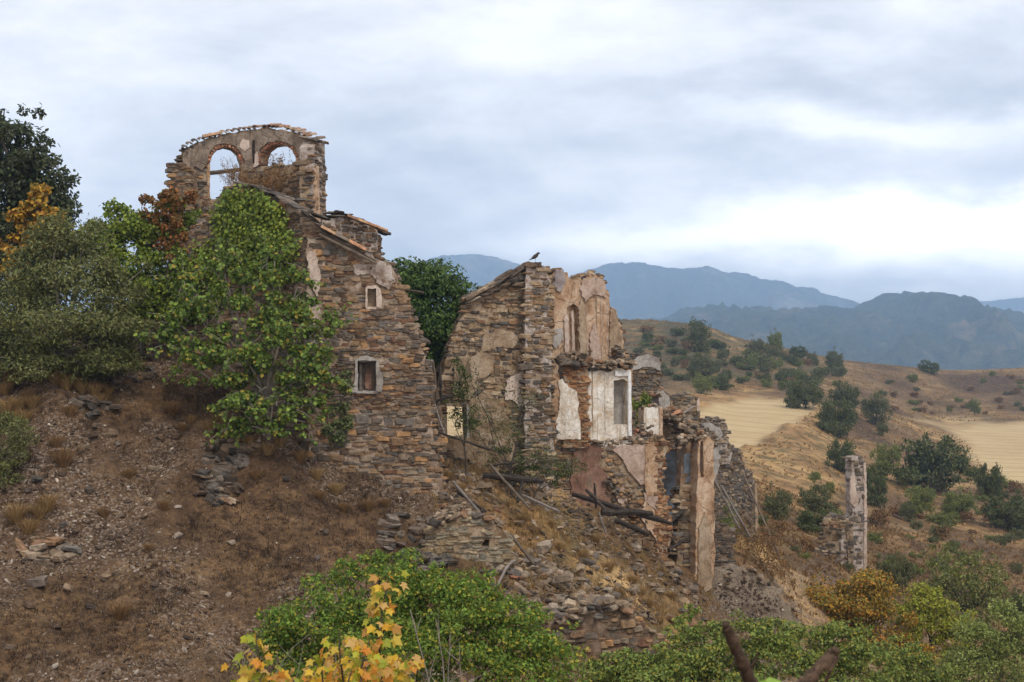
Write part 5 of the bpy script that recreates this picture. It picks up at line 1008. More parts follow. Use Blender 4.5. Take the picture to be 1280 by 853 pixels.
# weeds and bushes right of the ruins
plant('russet_bush', 'loose rust-brown bush below the stepped grey-brown wall', 'bush', 955, 53.5, [(945, 672, 26, 22, 0), (965, 690, 24, 24, -.2), (930, 690, 22, 26, -.2), (975, 710, 20, 18, -.3), (950, 715, 22, 18, -.3), (932, 655, 14, 16, .2)], 3600, .085, 'slim', 'russet', 24, 'russet', .03, 16, -.6, inner=.5, twigs=50)
plant('green_weed', 'green weedy shrub leaning on the stepped wall foot', 'shrub', 905, 54.5, [(905, 650, 16, 20, 0), (920, 665, 16, 18, 0)], 700, .09, 'slim', 'shrub_low', 25, 'bark_pale', .02, 8)
plant('slope_bush', 'small bright green bush at the foot of the rubble slope', 'bush', 862, 42.5, [(860, 776, 16, 18, 0), (852, 790, 16, 16, 0), (868, 800, 14, 14, -.1), (862, 765, 9, 10, 0)], 1500, .075, 'oval', 'shrub', 26, 'bark', .025, 10)
plant('golden_bush', 'big golden-orange autumn bush in front of the lone pillar', 'bush', 1065, 57, [(1060, 752, 52, 34, 0), (1035, 760, 34, 34, -.3), (1090, 762, 36, 36, -.2), (1075, 735, 34, 22, .2), (1110, 785, 26, 30, -.4), (1050, 790, 40, 24, -.5), (1100, 810, 34, 22, -.6)], 17000, .12, 'oval', 'gold', 27, 'bark', .07, 18, .2, twigs=50)
plant('yellow_green_bush', 'yellow-green rounded bush right of the golden bush', 'bush', 1165, 62, [(1160, 765, 30, 30, 0), (1182, 785, 28, 28, -.2), (1145, 778, 24, 26, -.2), (1170, 800, 34, 24, -.4)], 8000, .13, 'oval', 'lime', 28, 'bark', .06, 16, .2)
plant('small_yellow_bush', 'small bright yellow-orange bush near the bottom right', 'bush', 1155, 52, [(1158, 822, 20, 18, 0), (1140, 835, 20, 16, -.1), (1172, 838, 14, 14, -.1)], 1800, .10, 'oval', 'yellow', 29, 'bark', .03, 12)
plant('willow_bush', 'large pale green willow bush in the bottom right corner', 'bush', 1245, 50, [(1245, 790, 34, 30, 0), (1215, 812, 34, 32, -.2), (1275, 815, 38, 40, -.2), (1235, 840, 50, 30, -.5), (1290, 790, 26, 34, 0), (1205, 850, 30, 26, -.4)], 17000, .13, 'slim', 'willow', 30, 'bark_pale', .06, 20, .0, twigs=50)
for i, (lab, px, Y_, bl, n_) in enumerate([
    ('green leafy bush behind the dead forked branch', 905, 33, [(880, 815, 46, 30, 0), (925, 805, 40, 28, 0), (900, 845, 60, 34, -.3), (850, 835, 38, 28, -.1), (960, 800, 30, 24, .2), (910, 862, 80, 30, -.6)], 14000),
    ('green leafy bush at the foot of the grey bank', 1020, 36, [(1000, 800, 44, 30, 0), (1050, 812, 40, 28, -.1), (1015, 840, 60, 34, -.3), (1085, 832, 34, 26, -.2), (975, 825, 36, 30, -.2), (1040, 862, 80, 30, -.5), (1060, 795, 30, 20, .2)], 14000),
    ('low green bush left of the forked branch under the dry stone wall', 790, 32.5, [(785, 838, 36, 20, 0), (820, 832, 34, 22, -.1), (755, 850, 30, 18, -.1), (800, 858, 50, 20, -.3), (760, 840, 30, 22, -.3)], 9000),
    ('dull green bush below the small yellow bush', 1115, 40, [(1100, 838, 34, 24, 0), (1140, 855, 36, 24, -.1), (1170, 862, 30, 20, -.1), (1120, 822, 30, 22, 0), (1150, 845, 40, 26, -.2)], 8000)]):
    plant('valley_bush', lab, 'bush', px, Y_, bl, n_, .085, 'oval', 'shrub_low', 31 + i, 'bark', .05, 20, .2, twigs=30)
# foreground shrub
plant('foreground_shrub', 'large bright green shrub in the foreground below the slope', 'shrub', 500, 24.5,
    [(455, 750, 60, 44, 0), (520, 755, 60, 46, -.2), (585, 765, 62, 44, -.2), (400, 790, 60, 44, -.3), (635, 790, 54, 40, -.3), (480, 810, 80, 50, -.7), (580, 820, 84, 48, -.8), (680, 822, 44, 34, -.4), (360, 820, 46, 40, -.3), (470, 715, 26, 22, .1), (512, 700, 16, 15, .2), (430, 715, 16, 18, .2), (640, 850, 70, 30, -.7), (400, 850, 70, 34, -.7), (345, 780, 24, 26, 0), (600, 735, 26, 20, .1), (550, 728, 24, 18, .1)], 40000, .068, 'oval', 'shrub', 40, 'bark', .06, 34, .1, twigs=60, csize=(.2, .36))
# bare twigs
def twiggy(label, px, Y, top, spread, n_, seed, mat='bark_pale', r=.012):
    g = np.random.default_rng(seed); b0 = Vector(base_of(px, Y)); o = thing('bare_sapling', label, 'sapling', b0); mb = MB(); H2 = at(px, top, Y).z - b0.z; tw = MB()
    for k in range(n_):
        e = np.array(b0) + [g.normal(0, spread), g.normal(0, .3), H2 * g.uniform(.72, 1)]; pts = [np.array(b0) - [0, 0, .1]]
        for t_ in (.3, .55, .78, 1): pts.append(np.array(b0) + (e - np.array(b0)) * t_ + g.normal(0, .05 * H2 * .3, 3) * (t_ < 1))
        mb.tube(pts, [r * 1.6, r * 1.3, r, r * .7, r * .35], 5)
        for q in range(5):
            t_ = g.uniform(.45, .95); i = min(3, int(t_ * 4)); s_ = pts[i] + (pts[i + 1] - pts[i]) * .5; f_ = s_ + [g.normal(0, .3), g.normal(0, .15), g.uniform(.15, .5)]
            tw.tube([s_, (s_ + f_) / 2 + g.normal(0, .03, 3), f_], [r * .5, r * .4, r * .2], 4)
    mb.build('stem', M[mat], o); tw.build('twig', M[mat], o); return o
twiggy('pale bare sapling in front of the left end of the green shrub', 372, 20, 752, .45, 4, 51)
twiggy('grey leafless stems standing in the right side of the green shrub', 573, 20.5, 735, .4, 4, 52, 'bark_pale', .014)
twiggy('thin leafless stems low at the bottom behind the maple', 320, 19, 800, .5, 4, 53, 'bark_pale', .008)
# foreground maple: every leaf an object
def maple_leaf(seed):
    r_ = random.Random(seed); pts = []
    lob = [(-150, .38), (-118, .62), (-95, .46), (-62, .92), (-38, .58), (0, 1.05), (38, .58), (62, .92), (95, .46), (118, .62), (150, .38)]
    V = [(0, 0, 0)]
    for a, l in lob:
        a = math.radians(a + r_.uniform(-5, 5)); l *= r_.uniform(.9, 1.1) * .5; V.append((math.cos(a) * l + .08, math.sin(a) * l, -.14 * (l * 2) ** 2 + r_.uniform(-.06, .06)))
    T = [(0, i, i + 1) for i in range(1, len(lob))]
    k = len(V); V += [(-.05, .01, 0), (-.05, -.01, 0), (-.5, 0, .08)]; T += [(0, k, k + 2), (0, k + 2, k + 1)]
    me = np_mesh('leaf', V, np.array(T)); me.materials.append(M['maple']); return me
MAPLE = [maple_leaf(i) for i in range(8)]
def maple(label, px, Y, stems, seed, nl):
    g = np.random.default_rng(seed); b0 = Vector(base_of(px, Y)); o = thing('maple_sapling', label, 'maple sapling', b0); mb = MB(); spots = []
    for pts in stems:
        P_ = [np.array(b0) + [g.normal(0, .05), 0, -.1]] + [np.array(at(x, y, Y + dy)) for x, y, dy in pts]
        mb.tube(P_, np.linspace(.014, .004, len(P_)), 5)
        for a, b in zip(P_[1:], P_[2:]): spots.append((a, b))
    mb.build('stem', M['bark'], o); L = np.array([np.linalg.norm(b - a) for a, b in spots]); w_ = L / L.sum()
    for k in range(nl):
        a, b = spots[g.choice(len(spots), p=w_)]; s_ = a + (b - a) * g.random(); ang = g.uniform(0, 6.28); off = np.array([math.cos(ang), math.sin(ang) * .8 - .25, g.uniform(-.5, .35)]) * g.uniform(.05, .15)
        x = Vector(off + [0, 0, -.06]).normalized(); nrm = Vector((g.normal(0, .45), -.75 + g.normal(0, .4), .7 + g.normal(0, .35))); z = (nrm - x * nrm.dot(x)).normalized(); y = z.cross(x); s2 = g.uniform(.105, .165); p_ = s_ + off
        link('leaf', MAPLE[g.integers(0, 8)], None, o, Matrix(((x.x, y.x, z.x, p_[0]), (x.y, y.y, z.y, p_[1]), (x.z, y.z, z.z, p_[2]), (0, 0, 0, 1))) @ Matrix.Scale(s2, 4))
maple('orange and yellow autumn maple sapling in the foreground, tallest in the bottom left', 440, 13,
    [[(478, 860, 0), (474, 800, 0), (478, 760, .1), (486, 722, .1)], [(430, 860, 0), (424, 810, -.1), (424, 788, -.1)], [(500, 870, -.2), (505, 830, -.2), (512, 815, -.2)], [(450, 870, -.3), (452, 835, -.3), (462, 800, -.3)], [(405, 870, -.2), (402, 835, -.2), (410, 812, -.2)], [(470, 880, -.4), (488, 845, -.4), (500, 820, -.4)], [(380, 875, -.2), (366, 850, -.2), (360, 838, -.2)], [(430, 880, -.5), (436, 850, -.5), (440, 838, -.5)]], 61, 290)
maple('small orange maple sprig at the left of the tall maple sapling', 322, 12.6, [[(322, 860, 0), (322, 820, 0), (320, 792, 0)], [(308, 862, .1), (300, 836, .1), (297, 826, .1)], [(335, 870, 0), (338, 845, 0), (342, 828, 0)], [(330, 880, -.1), (325, 850, -.1), (330, 840, -.1)]], 62, 75)
maple('yellow-leaved maple sapling crown filling the bottom between the two taller sprigs', 420, 13.4, [[(398, 900, 0), (402, 860, 0), (398, 838, 0)], [(450, 900, 0), (456, 860, 0), (458, 830, 0)], [(490, 900, 0), (492, 868, 0), (500, 842, 0)], [(370, 900, 0), (378, 860, 0), (382, 846, 0)], [(425, 900, .1), (424, 850, .1), (426, 822, .1)]], 63, 230)
# dead forked branch close to the camera
b0 = at(965, 1010, 5.0); b0.z = gz(b0.x, 5.0); frk = at(968, 930, 5.0); o = thing('dead_branch', 'broken dark dead branch forking close to the camera at the bottom', 'branch', b0); mb = MB()
mb.tube([b0 - Vector((0, 0, .2)), (b0 + frk) / 2 + Vector((.03, 0, 0)), frk], [.05, .045, .04], 9); mb.build('trunk', M['bark_dark'], o)
for pts, rad in (([frk, at(946, 868, 4.95), at(926, 824, 4.9), at(910, 788, 4.88), at(906, 780, 4.88)], [.029, .026, .022, .018, .011]), ([frk, at(992, 872, 5.0), at(1018, 842, 5.05), at(1040, 820, 5.1), at(1046, 812, 5.1)], [.029, .026, .024, .023, .015])):
    g = np.random.default_rng(3); P_ = np.array([tuple(p) for p in pts]); tt = np.linspace(0, 1, 34); Pq = np.stack([np.interp(tt * 4, range(5), P_[:, k]) for k in range(3)], 1) + g.normal(0, .0012, (34, 3)); mb = MB(); mb.tube(Pq, np.interp(tt * 4, range(5), rad) * (1 + g.normal(0, .10, 34)), 10); mb.build('limb', M['bark_dark'], o, smooth=True)
mb = MB(); mb.tube([at(934, 846, 4.93), at(944, 826, 4.92), at(947, 815, 4.92)], [.006, .004, .002], 5); mb.build('twig', M['bark_dark'], o); mb = MB(); mb.tube([at(916, 802, 4.89), at(908, 796, 4.87)], [.009, .006], 5); mb.build('twig', M['bark_dark'], o); mb = MB(); mb.tube([at(1028, 865, 5.05), at(1038, 838, 5.0), at(1049, 822, 5.0)], [.008, .006, .004], 5); mb.build('twig', M['bark_dark'], o)
g = np.random.default_rng(5); P_ = np.array([tuple(at(963 + g.normal(0, 10), 858 + abs(g.normal(0, 5)), 5.0 + g.normal(0, .03))) for _ in range(26)]); V, Fi = leaves(P_, np.tile([0, -.5, 1.0], (26, 1)), .05, 'broad', g)
link('sprout_leaves', np_mesh('sprout_leaves', V - np.array(b0), Fi), M['sprout'], o, Matrix.Translation(b0))
# ================================================================== GROUND COVER
def scatter(n_, x, y, g, keep):
    X = g.uniform(*x, n_); Y = g.uniform(*y, n_); Z = gzv(X, Y); px = CX + F * X / Y; py = YH - F * Z / Y; k = keep(X, Y, px, py)
    return X[k], Y[k], Z[k], px[k], py[k]
def stone_field(name, n_, x, y, seed, keep, size, kind, mat, flat=(.35, .8), sink=.1):
    g = np.random.default_rng(seed); X, Y, Z, px, py = scatter(n_, x, y, g, keep); lib = {'pebble': PEBBLES, 'chunk': CHUNKS, 'grit': OCT if kind == 'grit' else None}[kind]; Vs, Ts, k0 = [], [], 0
    s_ = size[0] * (size[1] / size[0]) ** (g.random(len(X)) ** 2.4); var = g.integers(0, len(lib), len(X)); an = g.uniform(0, 6.28, len(X)); tl = g.normal(0, .35, (len(X), 2))
    for v_ in range(len(lib)):
        q = np.where(var == v_)[0]; V, T = lib[v_]
        sc = np.stack([s_[q], s_[q] * g.uniform(.55, .95, len(q)), s_[q] * g.uniform(*flat, len(q))], -1); L = V[None] * sc[:, None, :]; c_, s2 = np.cos(an[q])[:, None], np.sin(an[q])[:, None]
        L[..., 2] += L[..., 0] * tl[q, 0][:, None] + L[..., 1] * tl[q, 1][:, None]
        Wd = np.stack([L[..., 0] * c_ - L[..., 1] * s2, L[..., 0] * s2 + L[..., 1] * c_, L[..., 2]], -1) + np.stack([X[q], Y[q], Z[q] + s_[q] * sink], -1)[:, None, :]
        Vs.append(Wd.reshape(-1, 3)); Ts.append((T[None] + (np.arange(len(q)) * len(V))[:, None, None]).reshape(-1, 3) + k0); k0 += len(q) * len(V)
    o = link(name, np_mesh(name, np.vstack(Vs), np.vstack(Ts)), M[mat], kind='stuff'); return o
gm = lambda X, Y: np.clip(fbm(X / 2.2, Y / 2.0, 4, 8) * 1.6 + .5, .03, 1)
GS = np.random.default_rng(99)
OCT = []
for i in range(6):
    r_ = random.Random(i + 50); OCT.append((np.array([(.5 * r_.uniform(.7, 1.2) * a, .5 * r_.uniform(.7, 1.2) * b, .5 * r_.uniform(.7, 1.2) * c_) for a, b, c_ in ((1, .2, 0), (-1, 0, .2), (0, 1, -.2), (.2, -1, 0), (0, .1, 1), (.1, 0, -1))]), np.array([(0, 2, 4), (2, 1, 4), (1, 3, 4), (3, 0, 4), (2, 0, 5), (1, 2, 5), (3, 1, 5), (0, 3, 5)])))
stone_field('pebbles', 84000, (-16, .5), (30.5, 44), 5, lambda X, Y, px, py: (px > -40) & (px < 540) & (py < 880) & (GS.random(len(X)) < np.clip(fbm(X / 1.6, Y / 2.4, 4, 28) * 1.3 + .5, .12, 1)), (.016, .06), 'grit', 'gravel')
stone_field('gravel', 26000, (-16, 0), (30, 44), 1, lambda X, Y, px, py: (px > -40) & (px < 500) & (py < 880) & (GS.random(len(X)) < gm(X, Y)), (.04, .17), 'pebble', 'gravel')
stone_field('scree', 15000, (-2.6, 7.5), (34, 49.5), 2, lambda X, Y, px, py: (px > 545) & (px < 880) & (py < 860) & (GS.random(len(X)) < np.clip(.35 + fbm(X / 1.3, Y / 1.8, 3, 18) * 1.3, .05, 1)), (.06, .27), 'chunk', 'rubble', (.2, .55))
stone_field('rubble_grit', 40000, (-2.6, 7.5), (34, 49.5), 4, lambda X, Y, px, py: (px > 545) & (px < 880) & (py < 860) & (GS.random(len(X)) < np.clip(.35 + fbm(X / 1.3, Y / 1.8, 3, 18) * 1.3, .05, 1)), (.025, .10), 'grit', 'rubble', (.3, .7))
stone_field('rubble', 2600, (-.4, 4.2), (36.5, 43.5), 3, lambda X, Y, px, py: inside_dist(px, py, [(610, 700), (650, 690), (720, 720), (800, 760), (810, 800), (700, 800), (640, 760)]) > 0, (.07, .34), 'chunk', 'rubble', (.2, .5), .2)
def grass_field(name, n_, x, y, seed, keep, h, mat, blades=9, wd=.012, lean=.35, parent=None):
    g = np.random.default_rng(seed); X, Y, Z, px, py = scatter(n_, x, y, g, keep); n2 = len(X); k = blades
    bx = np.repeat(X, k) + g.normal(0, .05, n2 * k); by = np.repeat(Y, k) + g.normal(0, .05, n2 * k); hh = np.repeat(g.uniform(*h, n2), k) * g.uniform(.5, 1.1, n2 * k)
    bz = np.repeat(Z, k) - .02; an = g.uniform(0, 6.28, n2 * k); dx, dy = g.normal(0, lean, n2 * k) * hh, g.normal(0, lean, n2 * k) * hh - .15 * hh
    w_ = wd * g.uniform(.7, 1.4, n2 * k); b = np.stack([bx, by, bz], -1); s_ = np.stack([np.cos(an) * w_, np.sin(an) * w_, 0 * w_], -1)
    mid_ = b + np.stack([dx * .35, dy * .35, hh * .6], -1); tip = b + np.stack([dx, dy, hh * np.sqrt(np.clip(1 - lean * lean, .2, 1))], -1)
    V = np.stack([b - s_, b + s_, mid_ + s_ * .7, tip, mid_ - s_ * .7], 1).reshape(-1, 3); i = np.arange(n2 * k)[:, None] * 5
    link(name, np_mesh(name, V, [i + np.array([0, 1, 2, 4]), i + np.array([4, 2, 3])]), M[mat], kind='stuff')
clear = lambda px, py: inside_dist(px, py, [(384, 640), (384, 200), (560, 300), (556, 640)]) < 0
grass_field('dry_grass', 17000, (-17, 1), (31, 46), 11, lambda X, Y, px, py: (px > -60) & (px < 560) & (GS.random(len(X)) < np.clip(.25 - fbm(X / 2.0, Y / 2.0, 4, 8) * 1.6 + .35 * ((px > 330) & (py > 560) & (py < 660)), .03, 1)), (.05, .20), 'dead', 7, .008, .6)
grass_field('straw_grass', 10000, (-2.5, 8), (36, 52), 12, lambda X, Y, px, py: (px > 540) & (px < 900) & (GS.random(len(X)) < np.clip(.4 + fbm(X / 1.5, Y / 1.5, 3, 33) * 1.5, .03, 1)), (.10, .34), 'straw', 9, .008, .55)
grass_field('valley_grass', 9000, (3, 40), (44, 110), 13, lambda X, Y, px, py: (px > 860) & (px < 1320), (.15, .45), 'straw_brown', 7, .022, .55)
grass_field('hill_grass', 60000, (14, 150), (80, 400), 14, lambda X, Y, px, py: (px > 760) & (px < 1330) & (GS.random(len(X)) < .35 + .6 * fbm(X / 8, Y / 8, 3, 41)) & (inside_dist(px, py, [(840, 505), (880, 496), (925, 489), (985, 486), (1012, 494), (1022, 508), (1000, 527), (955, 553), (925, 566), (850, 560)]) < 0) & (inside_dist(px, py, [(1140, 526), (1290, 528), (1700, 530), (1700, 640), (1290, 618), (1245, 605), (1205, 550)]) < 0), (.15, .5), 'straw', 5, .05, .65)
grass_field('dead_weeds', 5200, (-17, 1), (31, 46), 15, lambda X, Y, px, py: (px > -60) & (px < 560) & (GS.random(len(X)) < np.clip(fbm(X / 1.4, Y / 2.2, 4, 58) * 2.2 - .25 + .5 * (py < 520) + .35 * ((px > 400) & (py > 620) & (py < 680)), 0, 1)), (.10, .32), 'dead', 9, .010, .6)
def near(px, py, marks):
    x, y, nm = min(marks, key=lambda q: math.hypot(q[0] - px, q[1] - py)); dx, dy = px - x, py - y
    return (('left of' if dx < 0 else 'right of') if abs(dx) > abs(dy) else ('above' if dy < 0 else 'below')) + ' ' + nm
SLOPE_MARKS = [(45, 733, 'the dark boulder'), (55, 695, 'the ochre rock ledge'), (268, 600, 'the grey and ochre rock stack'), (113, 508, 'the small dark ledge'), (140, 547, 'the large pale stone'), (8, 560, 'the grey-green slope shrub'), (285, 555, 'the tumbled rock step'), (360, 760, 'the green shrub'), (150, 775, 'the lone low tussock'), (300, 830, 'the orange maple'), (430, 600, 'the front house'), (520, 685, 'the dark layered ledge')]
RUB_MARKS = [(640, 598, 'the thick charred beam'), (590, 690, 'the buff retaining wall'), (740, 790, 'the dry stone wall'), (785, 645, 'the burnt heap'), (880, 660, 'the pink pilaster'), (862, 780, 'the small bright bush'), (652, 690, 'the brown fallen timber'), (755, 756, 'the flat dark plank'), (670, 590, 'the low bramble'), (632, 716, 'the curved grey branch'), (548, 600, 'the house corner')]
# grass tussocks on the left slope
TUSS = []
for i in range(4):
    g = np.random.default_rng(200 + i); k = 260; an = g.uniform(0, 6.28, k); rr_ = g.uniform(0, .16, k); b = np.stack([np.cos(an) * rr_, np.sin(an) * rr_, np.full(k, -.05)], -1); h_ = g.uniform(.5, 1, k); ln_ = g.normal(0, .22, (k, 2)) + b[:, :2] * 2.8
    tip = np.stack([b[:, 0] + ln_[:, 0], b[:, 1] + ln_[:, 1], h_ * .62], -1); mid_ = b + (tip - b) * .5 + np.array([0, 0, .14]); s_ = np.stack([-np.sin(an), np.cos(an), 0 * an], -1) * .007
    TUSS.append(np_mesh('tussock', np.stack([b - s_, b + s_, mid_ + s_ * .8, tip, mid_ - s_ * .8], 1).reshape(-1, 3), [np.arange(k)[:, None] * 5 + np.array([0, 1, 2, 4]), np.arange(k)[:, None] * 5 + np.array([4, 2, 3])]))
def tussock(px, py, Y0, s_, mat, label, group=None):
    """set on the slope where the line of sight through (px, py) meets the ground"""
    Y = Y0
    for k in range(400):
        p = at(px, py, Y)
        if gz(p.x, Y) >= p.z: break
        Y += .1
    me = TUSS[R.randrange(4)].copy(); me.materials.append(M[mat]); p = at(px, py, Y); o = link('grass_tussock', me, None, None, Matrix.Translation((p.x, Y, gz(p.x, Y))) @ Matrix.Rotation(R.uniform(0, 6), 4, 'Z') @ Matrix.Diagonal((s_ * 1.1, s_ * 1.1, s_, 1)))
    return props(o, label, 'grass tussock', group)
GT = 'dry grass tussocks on the left slope'
for px, py, s_, mt in [(45, 478, 0.90, 'straw'), (60, 474, 0.90, 'straw'), (32, 476, 0.80, 'straw'), (84, 486, 0.80, 'straw'), (12, 484, 0.80, 'straw'), (104, 492, 0.60, 'straw'), (28, 530, 0.80, 'straw'), (10, 520, 0.90, 'straw'), (40, 510, 0.70, 'straw'), (126, 508, 0.60, 'straw'), (228, 540, 0.50, 'straw_brown'), (310, 560, 0.60, 'straw'), (335, 570, 0.60, 'straw'), (275, 536, 0.70, 'straw'), (60, 640, 0.80, 'straw'), (35, 668, 0.70, 'straw'), (160, 600, 0.50, 'straw_brown'), (130, 650, 0.50, 'straw_brown'), (400, 625, 0.50, 'straw_brown'), (420, 618, 0.60, 'straw'), (18, 470, .7, 'straw'), (70, 482, .7, 'straw'), (22, 515, .8, 'straw'), (35, 500, .6, 'straw_brown'), (118, 498, .75, 'straw'), (135, 495, .5, 'straw'), (88, 520, .6, 'straw_brown'), (80, 585, .9, 'straw_brown'), (70, 560, .6, 'straw_brown'), (262, 545, .7, 'straw'), (285, 545, .8, 'straw'), (300, 548, .6, 'straw_brown'), (240, 530, .5, 'straw'), (150, 775, .7, 'straw_brown'), (20, 655, .9, 'straw'), (50, 650, .7, 'straw'), (215, 520, .7, 'straw_brown'), (375, 580, .7, 'straw_brown'), (395, 600, .6, 'straw'), (350, 560, .6, 'straw'), (430, 640, .5, 'straw_brown'), (460, 640, .6, 'straw_brown'), (480, 635, .5, 'straw_brown'), (205, 640, .5, 'straw_brown'), (320, 600, .5, 'straw_brown'), (185, 690, .4, 'straw_brown'), (5, 495, .7, 'straw'), (100, 488, .6, 'straw')]:
    tussock(px, py, 31, s_, mt, ('straw-coloured' if mt == 'straw' else 'brown') + ' dry grass tussock ' + near(px, py, SLOPE_MARKS), GT if mt == 'straw' else 'brown grass tussocks on the left slope')
for px, py, s_ in [(590, 660, .6), (700, 690, .7), (730, 700, .8), (760, 715, .8), (790, 730, .7), (745, 680, .7), (775, 745, .7), (670, 670, .6), (810, 760, .7), (825, 780, .6), (560, 600, .7), (575, 615, .7), (600, 640, .6), (718, 720, .7), (800, 745, .7), (690, 660, .6), (840, 750, .7), (655, 655, .6)]:
    tussock(px, py, 34, s_ * .8, 'straw', 'pale straw grass tussock ' + near(px, py, RUB_MARKS), 'grass tussocks on the rubble slope')
# loose rocks
def loose(px, py, w_, mat, label, group, Y0=31, name='loose_rock', cat='rock', flat=.45):
    Y = Y0
    for k in range(400):
        p = at(px, py, Y)
        if gz(p.x, Y) >= p.z: break
        Y += .08
    s_ = w_ / F * Y; p = at(px, py, Y); o = link(name, shared('chunk', R.randrange(len(CHUNKS)), M[mat]), None, None, Matrix.Translation((p.x, Y, gz(p.x, Y) + s_ * flat * .28)) @ Matrix.Rotation(R.uniform(0, 6.3), 4, 'Z') @ Matrix.Rotation(R.gauss(0, .25), 4, 'X') @ Matrix.Rotation(R.gauss(0, .2), 4, 'Y') @ Matrix.Diagonal((s_, s_ * R.uniform(.6, .95), s_ * flat * R.uniform(.8, 1.2), 1)))
    return props(o, label, cat, group)
loose(45, 733, 22, 'slate', 'dark rounded boulder low on the left slope', None, flat=.6); loose(87, 740, 12, 'rubble', 'pale rounded stone right of the dark boulder', None, flat=.7)
loose(140, 547, 17, 'rubble', 'large pale flat stone at the head of the gravel patch', None)
for k in range(46):
    a = R.random(); px, py = R.uniform(10, 420), R.uniform(530, 840)
    if py < 520 + max(0, px - 200) * .5: continue
    mt = R.choice(['rubble', 'gravel', 'slate', 'gravel']); w_ = R.uniform(8, 14)
    loose(px, py, w_, mt, ('small ' if w_ < 11 else '') + {'rubble': 'brownish', 'gravel': 'greyish', 'slate': 'dark'}[mt] + ' loose stone lying ' + near(px, py, SLOPE_MARKS), 'loose stones on the gravel slope', flat=R.uniform(.4, .75))
for k in range(110):
    px, py = R.choice([(R.uniform(600, 800), R.uniform(680, 790)), (R.uniform(550, 700), R.uniform(560, 700)), (R.uniform(640, 760), R.uniform(690, 780)), (R.uniform(790, 870), R.uniform(700, 800))])
    mt = R.choice(['rubble', 'rubble', 'tan', 'rubble', 'slate']); w_ = R.triangular(9, 26, 11)
    loose(px, py, w_, mt, ('small ' if w_ < 12 else 'large ' if w_ > 18 else '') + {'rubble': 'broken', 'tan': 'tan', 'slate': 'dark'}[mt] + ' stone slab lying loose ' + near(px, py, RUB_MARKS), 'loose slabs on the rubble slope', 34, 'loose_slab', 'stone slab', R.uniform(.2, .5))
for px, py, w_ in [(642, 725, 11), (622, 640, 8), (693, 752, 9), (790, 545, 9)][:3]: loose(px, py, w_, 'brick', 'broken red tile fragment ' + near(px, py, RUB_MARKS), 'broken red tiles on the rubble slope', 34, 'tile_fragment', 'tile')
loose(548, 596, 14, 'rubble', 'grey boulder at the lower corner of the front house', None, 38, flat=.8); loose(550, 612, 15, 'orange', 'yellow-brown block under the grey boulder by the house corner', None, 38, flat=.7)
# ================================================================== TIMBERS
def tb(label, a, b, r_, mat, r1=None, **kw): beam(label, at(*a), at(*b), r_ * .85, mat, (r1 or r_) * .8, **kw)
tb('thick charred beam end jutting level out of the rubble slope', (604, 594, 44.2), (679, 602, 44.0), .135, 'wood_black', .12, name='charred_beam', sides=8)
tb('charred pole slanting down beside the middle house window', (541, 538, 44.0), (614, 563, 44.6), .05, 'wood_black', name='charred_pole', cat='pole')
tb('short dark plank lying behind the thick charred beam', (615, 582, 45.0), (646, 578, 45.0), .06, 'wood_black', name='charred_plank', cat='plank')
tb('grey timber propping the thick charred beam from upper left', (612, 580, 44.4), (662, 636, 43.2), .065, 'wood_brown', name='fallen_timber', cat='timber')
tb('short upright timber under the thick charred beam', (653, 603, 43.9), (647, 628, 43.4), .07, 'wood_black', name='timber_stump', cat='timber')
tb('long grey timber lying down the slope to the buff retaining wall', (566, 602, 42.6), (628, 674, 40.6), .055, 'wood_grey', name='fallen_timber', cat='timber')
tb('dark thin pole lying beside the long grey timber', (572, 616, 42.4), (608, 640, 41.6), .05, 'wood_black', name='charred_pole', cat='pole')
tb('brown timber resting below the end of the long grey timber', (638, 668, 41.6), (668, 706, 40.6), .06, 'wood_brown', name='fallen_timber', cat='timber')
tb('curved grey branch lying at the right end of the buff retaining wall', (645, 700, 40.6), (622, 732, 39.4), .05, 'wood_grey', name='fallen_branch', cat='branch', sag=-.15)
tb('grey timber half buried in the straw grass behind the beam', (650, 618, 44.0), (700, 640, 43.5), .06, 'wood_grey', name='fallen_timber', cat='timber')
tb('long charred beam leaning across the foot of the red plaster', (716, 618, 46.6), (840, 655, 48.2), .12, 'wood_black', .10, sides=7)
tb('charred beam crossing in front of the red room, pointing right', (752, 640, 46.2), (816, 642, 46.6), .13, 'wood_black', .12, sides=7)
tb('upright forked charred timber in the burnt heap', (732, 612, 46.4), (764, 644, 46.2), .08, 'wood_black', name='charred_timber', cat='timber')
tb('thin charred stick standing in the burnt heap', (743, 604, 46.5), (745, 636, 46.4), .045, 'wood_black', name='charred_stick', cat='stick')
tb('lowest charred log at the bottom of the burnt heap', (768, 650, 46.0), (812, 668, 45.9), .11, 'wood_black', .08, name='charred_log', cat='log', sides=7)
tb('grey broken timber under the burnt heap', (748, 640, 45.9), (758, 668, 45.6), .045, 'wood_grey', name='fallen_timber', cat='timber')
tb('charred beam leaning inside the blue room doorway', (838, 652, 49.6), (868, 628, 50.6), .10, 'wood_black')
tb('dark timber fallen at the foot of the broken orange wall end', (836, 688, 49.3), (860, 672, 49.8), .08, 'wood_black', name='charred_timber', cat='timber')
tb('short blackened stump inside the blue room', (842, 630, 51.0), (858, 618, 51.2), .11, 'slate', name='timber_stump', cat='timber')
tb('weathered pole leaning on the stepped wall, left of the pair', (893, 600, 54.0), (925, 662, 53.0), .05, 'wood_grey', name='leaning_pole', cat='pole')
tb('weathered pole leaning on the stepped wall, right of the pair', (902, 608, 54.4), (938, 672, 53.2), .06, 'wood_grey', name='leaning_pole', cat='pole')
tb('long thin pole leaning far right against the stepped wall edge', (928, 590, 55.5), (976, 700, 53.5), .05, 'wood_brown', name='leaning_pole', cat='pole')
